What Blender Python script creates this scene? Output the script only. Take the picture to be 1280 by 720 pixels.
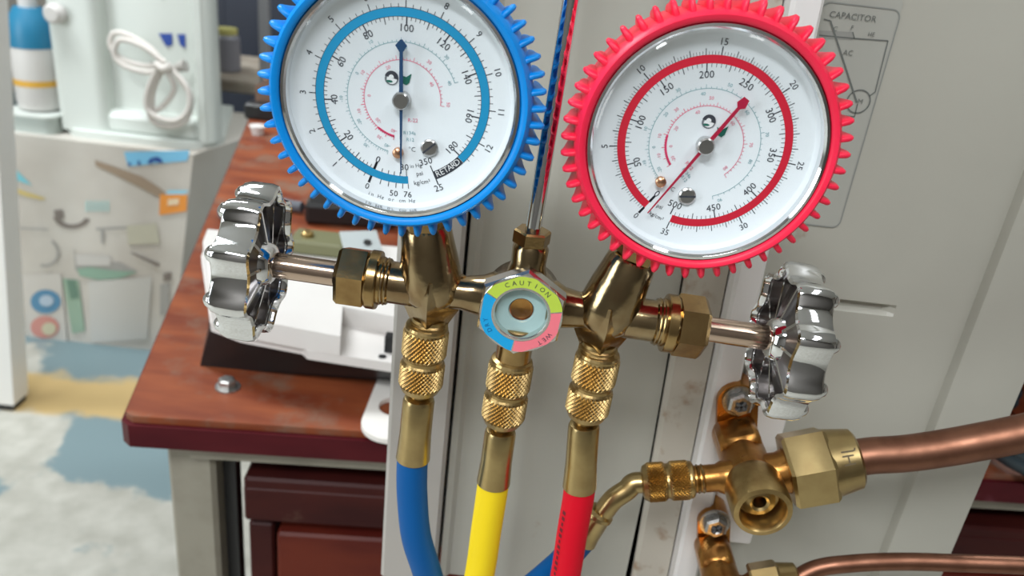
import bpy, math, random
from mathutils import Vector, Matrix
random.seed(7)
S = bpy.context.scene
COL = S.collection
for o in list(bpy.data.objects):
    bpy.data.objects.remove(o)
PI = math.pi
sin, cos, rad = math.sin, math.cos, math.radians

# ------------------------------------------------------------------ camera
RIGHT = Vector((0.9934, 0.0470, 0.1050)).normalized()
FWD = Vector((0.0, 0.9128, -0.4084)).normalized()
RIGHT = (RIGHT - FWD * RIGHT.dot(FWD)).normalized()
DOWN = FWD.cross(RIGHT)
CAMLOC = Vector((0, 0, 0.31))
cam = bpy.data.cameras.new('camera')
camo = bpy.data.objects.new('camera', cam)
COL.objects.link(camo)
m = Matrix.Identity(4)
for i in range(3):
    m[i][0] = RIGHT[i]; m[i][1] = -DOWN[i]; m[i][2] = -FWD[i]; m[i][3] = CAMLOC[i]
camo.matrix_world = m
cam.sensor_width = 36.0
cam.lens = 1000.0 / 1280.0 * 36.0
cam.clip_start = 0.01
cam.clip_end = 50
cam.dof.use_dof = True
cam.dof.focus_distance = 0.245
cam.dof.aperture_fstop = 16.0
S.camera = camo

# ------------------------------------------------------------------ world, lamps, exposure
W = bpy.data.worlds.new('world')
W.use_nodes = True
W.node_tree.nodes['Background'].inputs[0].default_value = (0.86, 0.93, 1.0, 1)
W.node_tree.nodes['Background'].inputs[1].default_value = 0.30
S.world = W
S.view_settings.view_transform = 'Standard'
S.view_settings.look = 'None'
S.view_settings.gamma = 1.0
S.view_settings.exposure = 0.0
S.view_settings.use_curve_mapping = False

def area(name, loc, target, sx, sy, power, color):
    l = bpy.data.lights.new(name, 'AREA')
    l.shape = 'RECTANGLE'; l.size = sx; l.size_y = sy; l.energy = power; l.color = color
    o = bpy.data.objects.new(name, l); COL.objects.link(o)
    o.location = loc
    d = Vector(target) - Vector(loc)
    o.rotation_euler = d.to_track_quat('-Z', 'Y').to_euler()
    return o
# fluorescent ceiling fittings of the workshop (2 m above the bench), plus an added highlight lamp and an added left fill
area('tube_lamp_front', (-0.45, -1.25, 1.9), (-0.3, -0.9, 0), 1.3, 0.3, 46, (0.95, 0.98, 1.0))
area('highlight_lamp_front_right', (0.95, -0.55, 1.9), (0.95, -0.55, 0), 0.3, 1.3, 15, (0.95, 0.98, 1.0))  # extra lamp added to draw streak highlights on the brass
area('tube_lamp_left', (-1.3, 1.2, 1.9), (-1.3, 1.2, 0), 1.3, 0.3, 56, (0.93, 0.98, 1.0))
area('tube_lamp_back', (0.9, 1.9, 1.9), (0.9, 1.9, 0), 1.3, 0.3, 30, (0.93, 0.98, 1.0))
area('fill_lamp_left', (-2.5, -0.9, 0.6), (-0.95, 1.6, -0.3), 1.0, 1.6, 38, (0.9, 0.97, 1.0))  # added fill, no real opening: brightens post, carton and appliance fronts

# ------------------------------------------------------------------ geometry of the view
def ray(px, py):
    return RIGHT * ((px - 640) / 1000.0) + DOWN * ((py - 360) / 1000.0) + FWD
def at_y(px, py, y):
    r = ray(px, py); return CAMLOC + r * (y / r.y)
def at_z(px, py, z):
    r = ray(px, py); return CAMLOC + r * ((z - CAMLOC.z) / r.z)

# ------------------------------------------------------------------ materials
MATS = {}
def mat(name, col, rough=0.5, metal=0.0, var=None, bump=None, rvar=0.0, coat=0.0, spec=None, emit=None):
    if name in MATS: return MATS[name]
    m = bpy.data.materials.new(name); m.use_nodes = True
    nt = m.node_tree; b = nt.nodes['Principled BSDF']
    b.inputs['Base Color'].default_value = (*col, 1)
    b.inputs['Roughness'].default_value = rough
    b.inputs['Metallic'].default_value = metal
    if coat:
        b.inputs['Coat Weight'].default_value = coat; b.inputs['Coat Roughness'].default_value = 0.08
    if spec is not None: b.inputs['Specular IOR Level'].default_value = spec
    tc = nt.nodes.new('ShaderNodeTexCoord')
    if var:
        scale, col2, lo, hi = var
        n = nt.nodes.new('ShaderNodeTexNoise'); n.inputs['Scale'].default_value = scale
        n.inputs['Detail'].default_value = 6
        r = nt.nodes.new('ShaderNodeValToRGB')
        r.color_ramp.elements[0].position = lo; r.color_ramp.elements[0].color = (*col, 1)
        r.color_ramp.elements[1].position = hi; r.color_ramp.elements[1].color = (*col2, 1)
        nt.links.new(tc.outputs['Object'], n.inputs['Vector'])
        nt.links.new(n.outputs['Fac'], r.inputs['Fac'])
        nt.links.new(r.outputs['Color'], b.inputs['Base Color'])
        if rvar:
            mr = nt.nodes.new('ShaderNodeMapRange')
            mr.inputs['To Min'].default_value = max(0.02, rough - rvar); mr.inputs['To Max'].default_value = rough + rvar
            nt.links.new(n.outputs['Fac'], mr.inputs['Value']); nt.links.new(mr.outputs['Result'], b.inputs['Roughness'])
    if bump:
        n2 = nt.nodes.new('ShaderNodeTexNoise'); n2.inputs['Scale'].default_value = bump[0]; n2.inputs['Detail'].default_value = 4
        bp = nt.nodes.new('ShaderNodeBump'); bp.inputs['Strength'].default_value = bump[1]; bp.inputs['Distance'].default_value = bump[2]
        nt.links.new(tc.outputs['Object'], n2.inputs['Vector'])
        nt.links.new(n2.outputs['Fac'], bp.inputs['Height']); nt.links.new(bp.outputs['Normal'], b.inputs['Normal'])
    MATS[name] = m
    return m

BRASS = mat('polished_brass', (0.40, 0.27, 0.115), 0.22, 1, var=(160, (0.28, 0.17, 0.07), 0.42, 0.75), bump=(300, 0.12, 0.0006), rvar=0.08)
BRASS_BODY = mat('cast_brass', (0.36, 0.27, 0.15), 0.17, 1, var=(120, (0.25, 0.16, 0.08), 0.45, 0.75), bump=(220, 0.15, 0.0008), rvar=0.07)
BRASS_BRIGHT = mat('machined_brass', (0.50, 0.355, 0.155), 0.32, 1, var=(240, (0.38, 0.25, 0.10), 0.4, 0.75), bump=(500, 0.08, 0.0004))
BRASS_SATIN = mat('satin_brass', (0.50, 0.375, 0.175), 0.29, 1, var=(120, (0.41, 0.29, 0.13), 0.4, 0.75), bump=(400, 0.1, 0.0004))
BRASS_ORANGE = mat('tarnished_brass', (0.50, 0.25, 0.07), 0.30, 1, var=(110, (0.34, 0.14, 0.035), 0.4, 0.7), bump=(260, 0.25, 0.0008), rvar=0.1)
STEM = mat('nickel_stem', (0.60, 0.46, 0.36), 0.16, 1)
CHROME = mat('chrome', (0.78, 0.79, 0.80), 0.07, 1)
CHROME_DARK = mat('dark_inner_chrome', (0.24, 0.22, 0.215), 0.3, 1)  # darker, rougher chrome for the inside of the wheel cups
ZINC = mat('zinc_screw', (0.55, 0.55, 0.54), 0.35, 1, var=(900, (0.35, 0.35, 0.34), 0.4, 0.7))
COPPER = mat('old_copper', (0.27, 0.128, 0.082), 0.44, 1, var=(90, (0.18, 0.08, 0.05), 0.42, 0.72), bump=(300, 0.1, 0.0005), rvar=0.12)
BLUE_BOOT = mat('blue_rubber', (0.0, 0.235, 0.70), 0.38, var=(80, (0.0, 0.265, 0.77), 0.3, 0.7), spec=0.35)
RED_BOOT = mat('red_rubber', (0.88, 0.018, 0.062), 0.38, var=(80, (0.93, 0.026, 0.08), 0.3, 0.7), spec=0.35)
BLUE_HOSE = mat('blue_hose_rubber', (0.0, 0.09, 0.31), 0.5, spec=0.2, bump=(900, 0.08, 0.0003))
YELLOW_HOSE = mat('yellow_hose_rubber', (0.90, 0.66, 0.012), 0.5, spec=0.2, bump=(900, 0.08, 0.0003))
RED_HOSE = mat('red_hose_rubber', (0.66, 0.0, 0.016), 0.5, spec=0.2, bump=(900, 0.08, 0.0003))
INK = mat('black_ink', (0.035, 0.04, 0.055), 0.6)
INK_SOFT = mat('grey_ink', (0.16, 0.18, 0.20), 0.6)
INK_TEAL = mat('teal_ink', (0.22, 0.42, 0.46), 0.6)
INK_PINK = mat('pink_ink', (0.80, 0.22, 0.32), 0.6)
INK_ROSE = mat('strong_pink_ink', (0.82, 0.05, 0.16), 0.6)
BAND_BLUE = mat('blue_band_ink', (0.005, 0.30, 0.58), 0.5)
BAND_RED = mat('red_band_ink', (0.66, 0.008, 0.035), 0.5)
DIAL = mat('white_dial_enamel', (0.84, 0.885, 0.92), 0.45)
WHITE_INK = mat('white_ink', (0.85, 0.87, 0.88), 0.5)
EMB_GREEN = mat('emblem_green', (0.005, 0.14, 0.10), 0.6)
NAVY = mat('navy_needle_paint', (0.015, 0.06, 0.15), 0.35)
CRIMSON = mat('crimson_needle_paint', (0.45, 0.01, 0.05), 0.35)
STEEL = mat('brushed_steel', (0.55, 0.54, 0.53), 0.28, 1)
PEG = mat('copper_peg', (0.62, 0.33, 0.20), 0.3, 1)
LBL_GREEN = mat('label_green', (0.50, 0.66, 0.07), 0.45)
LBL_BLUE = mat('label_blue', (0.004, 0.36, 0.74), 0.45)
LBL_PINK = mat('label_pink', (0.90, 0.20, 0.25), 0.45)
HEXM = mat('plated_hex', (0.74, 0.73, 0.70), 0.22, 1)
TEALG = mat('indicator_paper', (0.42, 0.60, 0.60), 0.35, coat=0.6)
BLACK = mat('black_plastic', (0.012, 0.012, 0.013), 0.38)
WHITE_PL = mat('white_plastic', (0.70, 0.68, 0.66), 0.38, var=(12, (0.64, 0.61, 0.59), 0.4, 0.7))

def glass_mat():
    m = bpy.data.materials.new('clear_lens'); m.use_nodes = True
    nt = m.node_tree; nt.nodes.clear()
    out = nt.nodes.new('ShaderNodeOutputMaterial'); mix = nt.nodes.new('ShaderNodeMixShader')
    tr = nt.nodes.new('ShaderNodeBsdfTransparent'); gl = nt.nodes.new('ShaderNodeBsdfGlossy'); lw = nt.nodes.new('ShaderNodeLayerWeight')
    lw.inputs['Blend'].default_value = 0.5
    pw = nt.nodes.new('ShaderNodeMath'); pw.operation = 'POWER'; pw.inputs[1].default_value = 5.0
    fr = nt.nodes.new('ShaderNodeMapRange'); fr.inputs['To Min'].default_value = 0.04; fr.inputs['To Max'].default_value = 1.0
    nt.links.new(lw.outputs['Facing'], pw.inputs[0]); nt.links.new(pw.outputs[0], fr.inputs['Value'])
    tr.inputs[0].default_value = (0.97, 0.985, 0.99, 1); gl.inputs['Roughness'].default_value = 0.05
    nt.links.new(fr.outputs[0], mix.inputs[0]); nt.links.new(tr.outputs[0], mix.inputs[1]); nt.links.new(gl.outputs[0], mix.inputs[2])
    nt.links.new(mix.outputs[0], out.inputs[0])
    return m
LENS = glass_mat()

def wood_mat(name, c1, c2, c3, rough, wear):
    m = bpy.data.materials.new(name); m.use_nodes = True
    nt = m.node_tree; b = nt.nodes['Principled BSDF']; L = nt.links
    tc = nt.nodes.new('ShaderNodeTexCoord'); mp = nt.nodes.new('ShaderNodeMapping')
    mp.inputs['Scale'].default_value = (3.0, 11, 11)
    L.new(tc.outputs['Object'], mp.inputs[0])
    n = nt.nodes.new('ShaderNodeTexNoise'); n.inputs['Scale'].default_value = 4; n.inputs['Detail'].default_value = 8
    L.new(mp.outputs[0], n.inputs['Vector'])
    r = nt.nodes.new('ShaderNodeValToRGB')
    r.color_ramp.elements[0].position = 0.35; r.color_ramp.elements[0].color = (*c1, 1)
    r.color_ramp.elements[1].position = 0.68; r.color_ramp.elements[1].color = (*c2, 1)
    L.new(n.outputs['Fac'], r.inputs['Fac'])
    w = nt.nodes.new('ShaderNodeTexNoise'); w.inputs['Scale'].default_value = 14; w.inputs['Detail'].default_value = 9; w.inputs['Roughness'].default_value = 0.7
    L.new(tc.outputs['Object'], w.inputs['Vector'])
    r2 = nt.nodes.new('ShaderNodeValToRGB')
    r2.color_ramp.elements[0].position = wear; r2.color_ramp.elements[0].color = (0, 0, 0, 1)
    r2.color_ramp.elements[1].position = wear + 0.16; r2.color_ramp.elements[1].color = (1, 1, 1, 1)
    L.new(w.outputs['Fac'], r2.inputs['Fac'])
    mx = nt.nodes.new('ShaderNodeMixRGB'); mx.inputs['Color2'].default_value = (*c3, 1)
    L.new(r2.outputs['Color'], mx.inputs['Fac']); L.new(r.outputs['Color'], mx.inputs['Color1'])
    L.new(mx.outputs['Color'], b.inputs['Base Color'])
    b.inputs['Roughness'].default_value = rough
    b.inputs['Specular IOR Level'].default_value = 0.14 if c1[0] < 0.1 else 0.3
    return m
WOOD_TOP = wood_mat('varnished_red_wood', (0.16, 0.034, 0.015), (0.28, 0.075, 0.027), (0.19, 0.115, 0.08), 0.42, 0.50)
WOOD_EDGE = wood_mat('maroon_edge_paint', (0.055, 0.004, 0.008), (0.085, 0.008, 0.012), (0.19, 0.06, 0.085), 0.4, 0.64)
WOOD_DARK = wood_mat('dark_red_wood', (0.032, 0.006, 0.006), (0.055, 0.010, 0.008), (0.12, 0.07, 0.05), 0.45, 0.64)
WOOD_RED = wood_mat('red_brown_wood', (0.085, 0.012, 0.008), (0.13, 0.022, 0.011), (0.16, 0.10, 0.065), 0.4, 0.63)

def sheet_mat(name, c, rust=(0.25, 0.13, 0.06), amt=0.72, rough=0.42):
    m = bpy.data.materials.new(name); m.use_nodes = True
    nt = m.node_tree; b = nt.nodes['Principled BSDF']; L = nt.links
    tc = nt.nodes.new('ShaderNodeTexCoord')
    n = nt.nodes.new('ShaderNodeTexNoise'); n.inputs['Scale'].default_value = 9; n.inputs['Detail'].default_value = 5
    L.new(tc.outputs['Object'], n.inputs['Vector'])
    r = nt.nodes.new('ShaderNodeValToRGB')
    r.color_ramp.elements[0].position = 0.3; r.color_ramp.elements[0].color = (*[x * 0.93 for x in c], 1)
    r.color_ramp.elements[1].position = 0.7; r.color_ramp.elements[1].color = (*[min(1, x * 1.05) for x in c], 1)
    L.new(n.outputs['Fac'], r.inputs['Fac'])
    w = nt.nodes.new('ShaderNodeTexNoise'); w.inputs['Scale'].default_value = 60; w.inputs['Detail'].default_value = 5
    L.new(tc.outputs['Object'], w.inputs['Vector'])
    r2 = nt.nodes.new('ShaderNodeValToRGB')
    r2.color_ramp.elements[0].position = amt; r2.color_ramp.elements[0].color = (0, 0, 0, 1)
    r2.color_ramp.elements[1].position = amt + 0.1; r2.color_ramp.elements[1].color = (0.8, 0.8, 0.8, 1)
    L.new(w.outputs['Fac'], r2.inputs['Fac'])
    mx = nt.nodes.new('ShaderNodeMixRGB'); mx.inputs['Color2'].default_value = (*rust, 1)
    L.new(r2.outputs['Color'], mx.inputs['Fac']); L.new(r.outputs['Color'], mx.inputs['Color1'])
    L.new(mx.outputs['Color'], b.inputs['Base Color'])
    b.inputs['Roughness'].default_value = rough
    return m
SHEET = sheet_mat('grey_beige_painted_steel', (0.41, 0.40, 0.35))
SHEET_L = sheet_mat('pale_grey_painted_steel', (0.43, 0.405, 0.375))
SHEET_RUST = sheet_mat('stained_beige_steel', (0.48, 0.44, 0.375), amt=0.56)
SHEET_W = sheet_mat('white_painted_steel', (0.80, 0.775, 0.76), amt=0.68)

def floor_mat():
    m = bpy.data.materials.new('worn_painted_concrete'); m.use_nodes = True
    nt = m.node_tree; b = nt.nodes['Principled BSDF']; L = nt.links
    tc = nt.nodes.new('ShaderNodeTexCoord')
    def noise(sc, det, off=(0, 0, 0)):
        mp = nt.nodes.new('ShaderNodeMapping'); mp.inputs['Location'].default_value = off
        L.new(tc.outputs['Object'], mp.inputs[0])
        n = nt.nodes.new('ShaderNodeTexNoise'); n.inputs['Scale'].default_value = sc; n.inputs['Detail'].default_value = det
        L.new(mp.outputs[0], n.inputs['Vector']); return n
    def ramp(fac, a, bpos, c0=(0, 0, 0), c1=(1, 1, 1)):
        r = nt.nodes.new('ShaderNodeValToRGB')
        r.color_ramp.elements[0].position = a; r.color_ramp.elements[0].color = (*c0, 1)
        r.color_ramp.elements[1].position = bpos; r.color_ramp.elements[1].color = (*c1, 1)
        L.new(fac, r.inputs['Fac']); return r.outputs['Color']
    def mix(f, c1, c2):
        x = nt.nodes.new('ShaderNodeMixRGB'); L.new(f, x.inputs['Fac'])
        if isinstance(c1, tuple): x.inputs['Color1'].default_value = (*c1, 1)
        else: L.new(c1, x.inputs['Color1'])
        if isinstance(c2, tuple): x.inputs['Color2'].default_value = (*c2, 1)
        else: L.new(c2, x.inputs['Color2'])
        return x.outputs['Color']
    def math_(op, a, bv):
        x = nt.nodes.new('ShaderNodeMath'); x.operation = op
        for i, v in enumerate((a, bv)):
            if isinstance(v, (int, float)): x.inputs[i].default_value = v
            else: L.new(v, x.inputs[i])
        return x.outputs[0]
    base = ramp(noise(22, 8).outputs['Fac'], 0.3, 0.7, (0.36, 0.35, 0.305), (0.49, 0.48, 0.43))
    sep = nt.nodes.new('ShaderNodeSeparateXYZ'); L.new(tc.outputs['Object'], sep.inputs[0])
    big = noise(3.4, 9, (0.9, 0.44, 0)).outputs['Fac']
    # blue-grey paint survives mostly further back; y rises away from the viewer
    yb = math_('MULTIPLY', math_('SUBTRACT', sep.outputs['Y'], 1.08), 0.38)
    blue = ramp(math_('ADD', big, yb), 0.53, 0.56)
    c = mix(blue, base, (0.17, 0.24, 0.26))
    yn = math_('ADD', sep.outputs['Y'], math_('MULTIPLY', math_('SUBTRACT', noise(9, 5).outputs['Fac'], 0.5), 0.16))
    d = math_('ABSOLUTE', math_('SUBTRACT', yn, 1.435), 0.0)
    yel = ramp(d, 0.055, 0.085, (1, 1, 1), (0, 0, 0))
    c = mix(yel, c, (0.55, 0.39, 0.17))
    L.new(c, b.inputs['Base Color'])
    b.inputs['Roughness'].default_value = 0.5
    return m
FLOORM = floor_mat()

# ------------------------------------------------------------------ mesh builder
class MB:
    def __init__(s): s.v = []; s.f = []; s.mi = []; s.mats = []
    def midx(s, m):
        if m not in s.mats: s.mats.append(m)
        return s.mats.index(m)
    def add(s, vs, fs, m):
        k = len(s.v); i = s.midx(m)
        s.v.extend([tuple(p) for p in vs])
        for f in fs: s.f.append(tuple(k + j for j in f)); s.mi.append(i)
        return s
    def box(s, c, d, m, rot=None, bev=0.0):
        x, y, z = [t / 2 for t in d]
        if bev <= 0:
            vs = [(sx * x, sy * y, sz * z) for sx in (-1, 1) for sy in (-1, 1) for sz in (-1, 1)]
            fs = [(0, 1, 3, 2), (4, 6, 7, 5), (0, 4, 5, 1), (2, 3, 7, 6), (0, 2, 6, 4), (1, 5, 7, 3)]
        else:
            b = bev; vs = []; idx = {}
            for sx in (-1, 1):
                for sy in (-1, 1):
                    for sz in (-1, 1):
                        for ax in range(3):
                            p = [sx * (x - b), sy * (y - b), sz * (z - b)]
                            p[ax] = (sx * x, sy * y, sz * z)[ax]
                            idx[(sx, sy, sz, ax)] = len(vs); vs.append(tuple(p))
            fs = []
            for ax in range(3):
                o1, o2 = [a for a in range(3) if a != ax]
                for sg in (-1, 1):
                    q = []
                    for a_, b_ in ((-1, -1), (1, -1), (1, 1), (-1, 1)):
                        k = [0, 0, 0]; k[ax] = sg; k[o1] = a_; k[o2] = b_; q.append(idx[(*k, ax)])
                    fs.append(tuple(q))
                for a_ in (-1, 1):
                    for b_ in (-1, 1):
                        k1 = [0, 0, 0]; k1[ax] = -1; k1[o1] = a_; k1[o2] = b_
                        k2 = list(k1); k2[ax] = 1
                        fs.append((idx[(*k1, o1)], idx[(*k2, o1)], idx[(*k2, o2)], idx[(*k1, o2)]))
            for sx in (-1, 1):
                for sy in (-1, 1):
                    for sz in (-1, 1):
                        fs.append(tuple(idx[(sx, sy, sz, a)] for a in range(3)))
        R = rot.to_3x3() if rot is not None else Matrix.Identity(3)
        return s.add([R @ Vector(p) + Vector(c) for p in vs], fs, m)
    def lathe(s, prof, org, axis, m, n=40, rfun=None, cap0=True, cap1=True, ref=None):
        """prof: (radius, distance along axis)"""
        a = Vector(axis).normalized()
        t = Vector(ref) if ref else (Vector((0, 0, 1)) if abs(a.z) < 0.9 else Vector((1, 0, 0)))
        u = (t - a * t.dot(a)).normalized(); w = a.cross(u)
        vs = []; fs = []
        for r, h in prof:
            for k in range(n):
                th = 2 * PI * k / n
                rr = r if rfun is None else rfun(r, th, h)
                vs.append(Vector(org) + a * h + (u * cos(th) + w * sin(th)) * rr)
        for i in range(len(prof) - 1):
            for k in range(n):
                k2 = (k + 1) % n
                fs.append((i * n + k, i * n + k2, (i + 1) * n + k2, (i + 1) * n + k))
        if cap0: fs.append(tuple(reversed(range(n))))
        if cap1: fs.append(tuple((len(prof) - 1) * n + k for k in range(n)))
        return s.add(vs, fs, m)
    def tube(s, pts, r, m, n=20, caps=True):
        pts = [Vector(p) for p in pts]; N = len(pts)
        rs = r if isinstance(r, (list, tuple)) else [r] * N
        vs = []; fs = []; u = None
        for i, p in enumerate(pts):
            t = (pts[min(i + 1, N - 1)] - pts[max(i - 1, 0)]).normalized()
            if u is None:
                u = Vector((0, 0, 1)) if abs(t.z) < 0.9 else Vector((1, 0, 0))
            u = (u - t * u.dot(t)).normalized(); w = t.cross(u)
            for k in range(n):
                th = 2 * PI * k / n
                vs.append(p + (u * cos(th) + w * sin(th)) * rs[i])
        for i in range(N - 1):
            for k in range(n):
                k2 = (k + 1) % n
                fs.append((i * n + k, i * n + k2, (i + 1) * n + k2, (i + 1) * n + k))
        if caps:
            fs.append(tuple(reversed(range(n)))); fs.append(tuple((N - 1) * n + k for k in range(n)))
        return s.add(vs, fs, m)
    def prism(s, poly, lo, hi, m, fn):
        """poly of (a,b); fn(a,b,t) -> point; t = lo/hi"""
        n = len(poly)
        vs = [fn(a, b, lo) for a, b in poly] + [fn(a, b, hi) for a, b in poly]
        fs = [tuple(reversed(range(n))), tuple(range(n, 2 * n))]
        fs += [(k, (k + 1) % n, n + (k + 1) % n, n + k) for k in range(n)]
        return s.add(vs, fs, m)
    def build(s, name, parent=None, loc=None, smooth=35, label=None, props=None):
        me = bpy.data.meshes.new(name)
        loc_v = Vector(loc) if loc is not None else Vector((0, 0, 0))
        me.from_pydata([tuple(Vector(p) - loc_v) for p in s.v], [], s.f)
        for mm in s.mats: me.materials.append(mm)
        me.polygons.foreach_set('material_index', s.mi)
        import bmesh as _b
        b = _b.new(); b.from_mesh(me); _b.ops.recalc_face_normals(b, faces=b.faces); b.to_mesh(me); b.free()
        if smooth:
            me.shade_smooth(); me.set_sharp_from_angle(angle=rad(smooth))
        else:
            me.shade_flat()
        o = bpy.data.objects.new(name, me); COL.objects.link(o)
        o.location = loc_v
        if parent is not None: o.parent = parent
        if label: o['label'] = label
        if props:
            for k, v in props.items(): o[k] = v
        return o

def thing(name, label, cat, mw=None, group=None):
    o = bpy.data.objects.new(name, None); COL.objects.link(o)
    o.empty_display_size = 0.02
    if mw is not None: o.matrix_world = mw
    return tag(o, label, cat, group)
def tag(o, label, cat, group=None):
    o['label'] = label; o['category'] = cat
    if group: o['group'] = group
    return o

def catmull(P, n=10):
    P = [Vector(p) for p in P]
    Q = [P[0] * 2 - P[1]] + P + [P[-1] * 2 - P[-2]]
    out = []
    for i in range(1, len(Q) - 2):
        p0, p1, p2, p3 = Q[i - 1:i + 3]
        for k in range(n):
            t = k / n
            out.append(0.5 * ((2 * p1) + (-p0 + p2) * t + (2 * p0 - 5 * p1 + 4 * p2 - p3) * t * t + (-p0 + 3 * p1 - 3 * p2 + p3) * t ** 3))
    out.append(P[-1])
    return out

# text -> flat triangles, unit size, centred
_T = {}
def glyphs(txt):
    if txt in _T: return _T[txt]
    cu = bpy.data.curves.new('t', 'FONT'); cu.body = txt; cu.size = 1.0; cu.resolution_u = 2
    cu.align_x = 'CENTER'; cu.align_y = 'CENTER'
    o = bpy.data.objects.new('t', cu); COL.objects.link(o)
    bpy.context.view_layer.update()
    ev = o.evaluated_get(bpy.context.evaluated_depsgraph_get())
    me = ev.to_mesh()
    r = ([(v.co.x, v.co.y) for v in me.vertices], [tuple(p.vertices) for p in me.polygons])
    ev.to_mesh_clear()
    bpy.data.objects.remove(o); bpy.data.curves.remove(cu)
    _T[txt] = r
    return r
def add_text(mb, txt, size, m, fn, sx=1.0):
    vs, fs = glyphs(txt)
    mb.add([fn(x * size * sx, y * size) for x, y in vs], fs, m)

# ================================================================== the setting
def plane_obj(name, c, d, m, props):
    b = MB(); b.box(c, d, m); return b.build(name, smooth=0, props=props)
plane_obj('floor', (0, 1.0, -0.71), (7, 7, 0.02), FLOORM, {'kind': 'structure'})
WALLM = mat('dull_wall_paint', (0.36, 0.33, 0.29), 0.8, var=(3, (0.30, 0.27, 0.23), 0.4, 0.7))
plane_obj('wall_back', (0, 4.0, 0.75), (7, 0.1, 2.9), WALLM, {'kind': 'structure'})
plane_obj('wall_left', (-3.45, 1.0, 0.75), (0.1, 6.0, 2.9), WALLM, {'kind': 'structure'})
plane_obj('wall_right', (3.45, 1.0, 0.75), (0.1, 6.0, 2.9), WALLM, {'kind': 'structure'})
plane_obj('ceiling', (0, 1.0, 2.22), (7, 6.1, 0.04), mat('ceiling_white', (0.78, 0.78, 0.76), 0.8), {'kind': 'structure'})
plane_obj('wall_front', (0, -1.95, 0.75), (7, 0.1, 2.9), mat('front_wall_paint', (0.15, 0.14, 0.13), 0.8), {'kind': 'structure'})

# ================================================================== workbench
bench = thing('workbench', 'old red-brown wooden workbench with steel frame under the white housing', 'workbench', Matrix.Translation((-0.236, 0.43, 0)))
BL = Vector((-0.236, 0.43, 0))
b = MB()
front = [(-0.236, 0.424), (-0.070, 0.438), (1.25, 0.548)]
bench_poly = [(-0.239, 0.428), (-0.233, 0.4243), (1.25, 0.548), (1.25, 1.45), (-0.474, 1.38)]
b.prism(bench_poly, -0.005, 0.0, WOOD_TOP, lambda x, y, t: Vector((x, y, t)) - BL)
b.build('table_top', bench)
b = MB()
lip = [(-0.241, 0.4255), (-0.2345, 0.4205), (1.25, 0.5445), (1.25, 1.455), (-0.478, 1.385)]
b.prism(lip, -0.0215, -0.005, WOOD_EDGE, lambda x, y, t: Vector((x, y, t)) - BL)
b.build('edge_band', bench, label='maroon painted edge of the workbench top')
LEGM = mat('grey_beige_frame_paint', (0.27, 0.25, 0.20), 0.5, var=(30, (0.20, 0.18, 0.14), 0.45, 0.75))
def vb(x, y, z): return Vector((x, y, z)) - BL
b = MB(); b.box(vb(-0.206, 0.452, -0.361), (0.033, 0.018, 0.678), LEGM, bev=0.003); b.build('leg', bench)
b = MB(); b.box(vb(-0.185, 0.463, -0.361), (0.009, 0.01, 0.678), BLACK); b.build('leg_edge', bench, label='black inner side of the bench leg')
b = MB(); b.box(vb(0.92, 0.57, -0.364), (0.036, 0.05, 0.669), LEGM, bev=0.003); b.build('leg', bench)
b = MB(); b.box(vb(-0.42, 1.30, -0.364), (0.036, 0.05, 0.669), LEGM, bev=0.003); b.build('leg', bench)
b = MB(); b.box(vb(0.37, 0.497, -0.029), (1.15, 0.03, 0.014), LEGM, rot=Matrix.Rotation(rad(4.76), 4, 'Z')); b.build('rail', bench)

# dark wooden drawer rack under the bench
rack = thing('drawer_rack', 'dark red wooden rack standing under the workbench', 'rack', Matrix.Translation((-0.17, 0.46, -0.7)))
RL = Vector((-0.17, 0.46, -0.7))
Rz = Matrix.Rotation(rad(4.2), 4, 'Z')
def rb(c, d, m, nm, lab=None, bev=0.002):
    q = MB(); q.box(Rz @ Vector(c), d, m, rot=Rz, bev=bev); q.build(nm, rack, label=lab)
rb((0.5, 0.16, 0.641), (1.0, 0.36, 0.014), WOOD_DARK, 'top_board')
rb((0.5, -0.013, 0.626), (1.0, 0.016, 0.03), WOOD_DARK, 'front_rail')
rb((0.010, 0.0, 0.305), (0.018, 0.03, 0.60), WOOD_DARK, 'post')
rb((0.982, 0.0, 0.305), (0.034, 0.03, 0.60), WOOD_DARK, 'post')
rb((0.5, 0.33, 0.31), (0.96, 0.012, 0.62), WOOD_DARK, 'back_panel')
rb((0.502, -0.01, 0.486), (0.96, 0.02, 0.23), WOOD_RED, 'drawer_front', 'red-brown front board below the rail')
rb((0.502, 0.06, 0.604), (0.96, 0.14, 0.012), WOOD_RED, 'shelf_board', 'worn red-brown board above the lower front')
rb((0.52, -0.01, 0.2), (0.96, 0.02, 0.25), WOOD_DARK, 'lower_front')

# loose hex bolt on the bench
bp = at_z(283, 484, 0)
t = thing('hex_bolt', 'small shiny hex bolt lying on the bench corner', 'bolt', Matrix.Translation(bp))
b = MB(); b.lathe([(0.0058, 0.0), (0.006, 0.001), (0.006, 0.006), (0.0045, 0.0072)], (0, 0, 0), (0.1, 0, 1), ZINC, n=6); b.build('head', t, smooth=0)
b = MB(); b.lathe([(0.0085, 0), (0.0085, 0.0012)], (0.001, 0.0, 0), (0.05, 0, 1), ZINC, n=24); b.build('washer', t)

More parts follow.
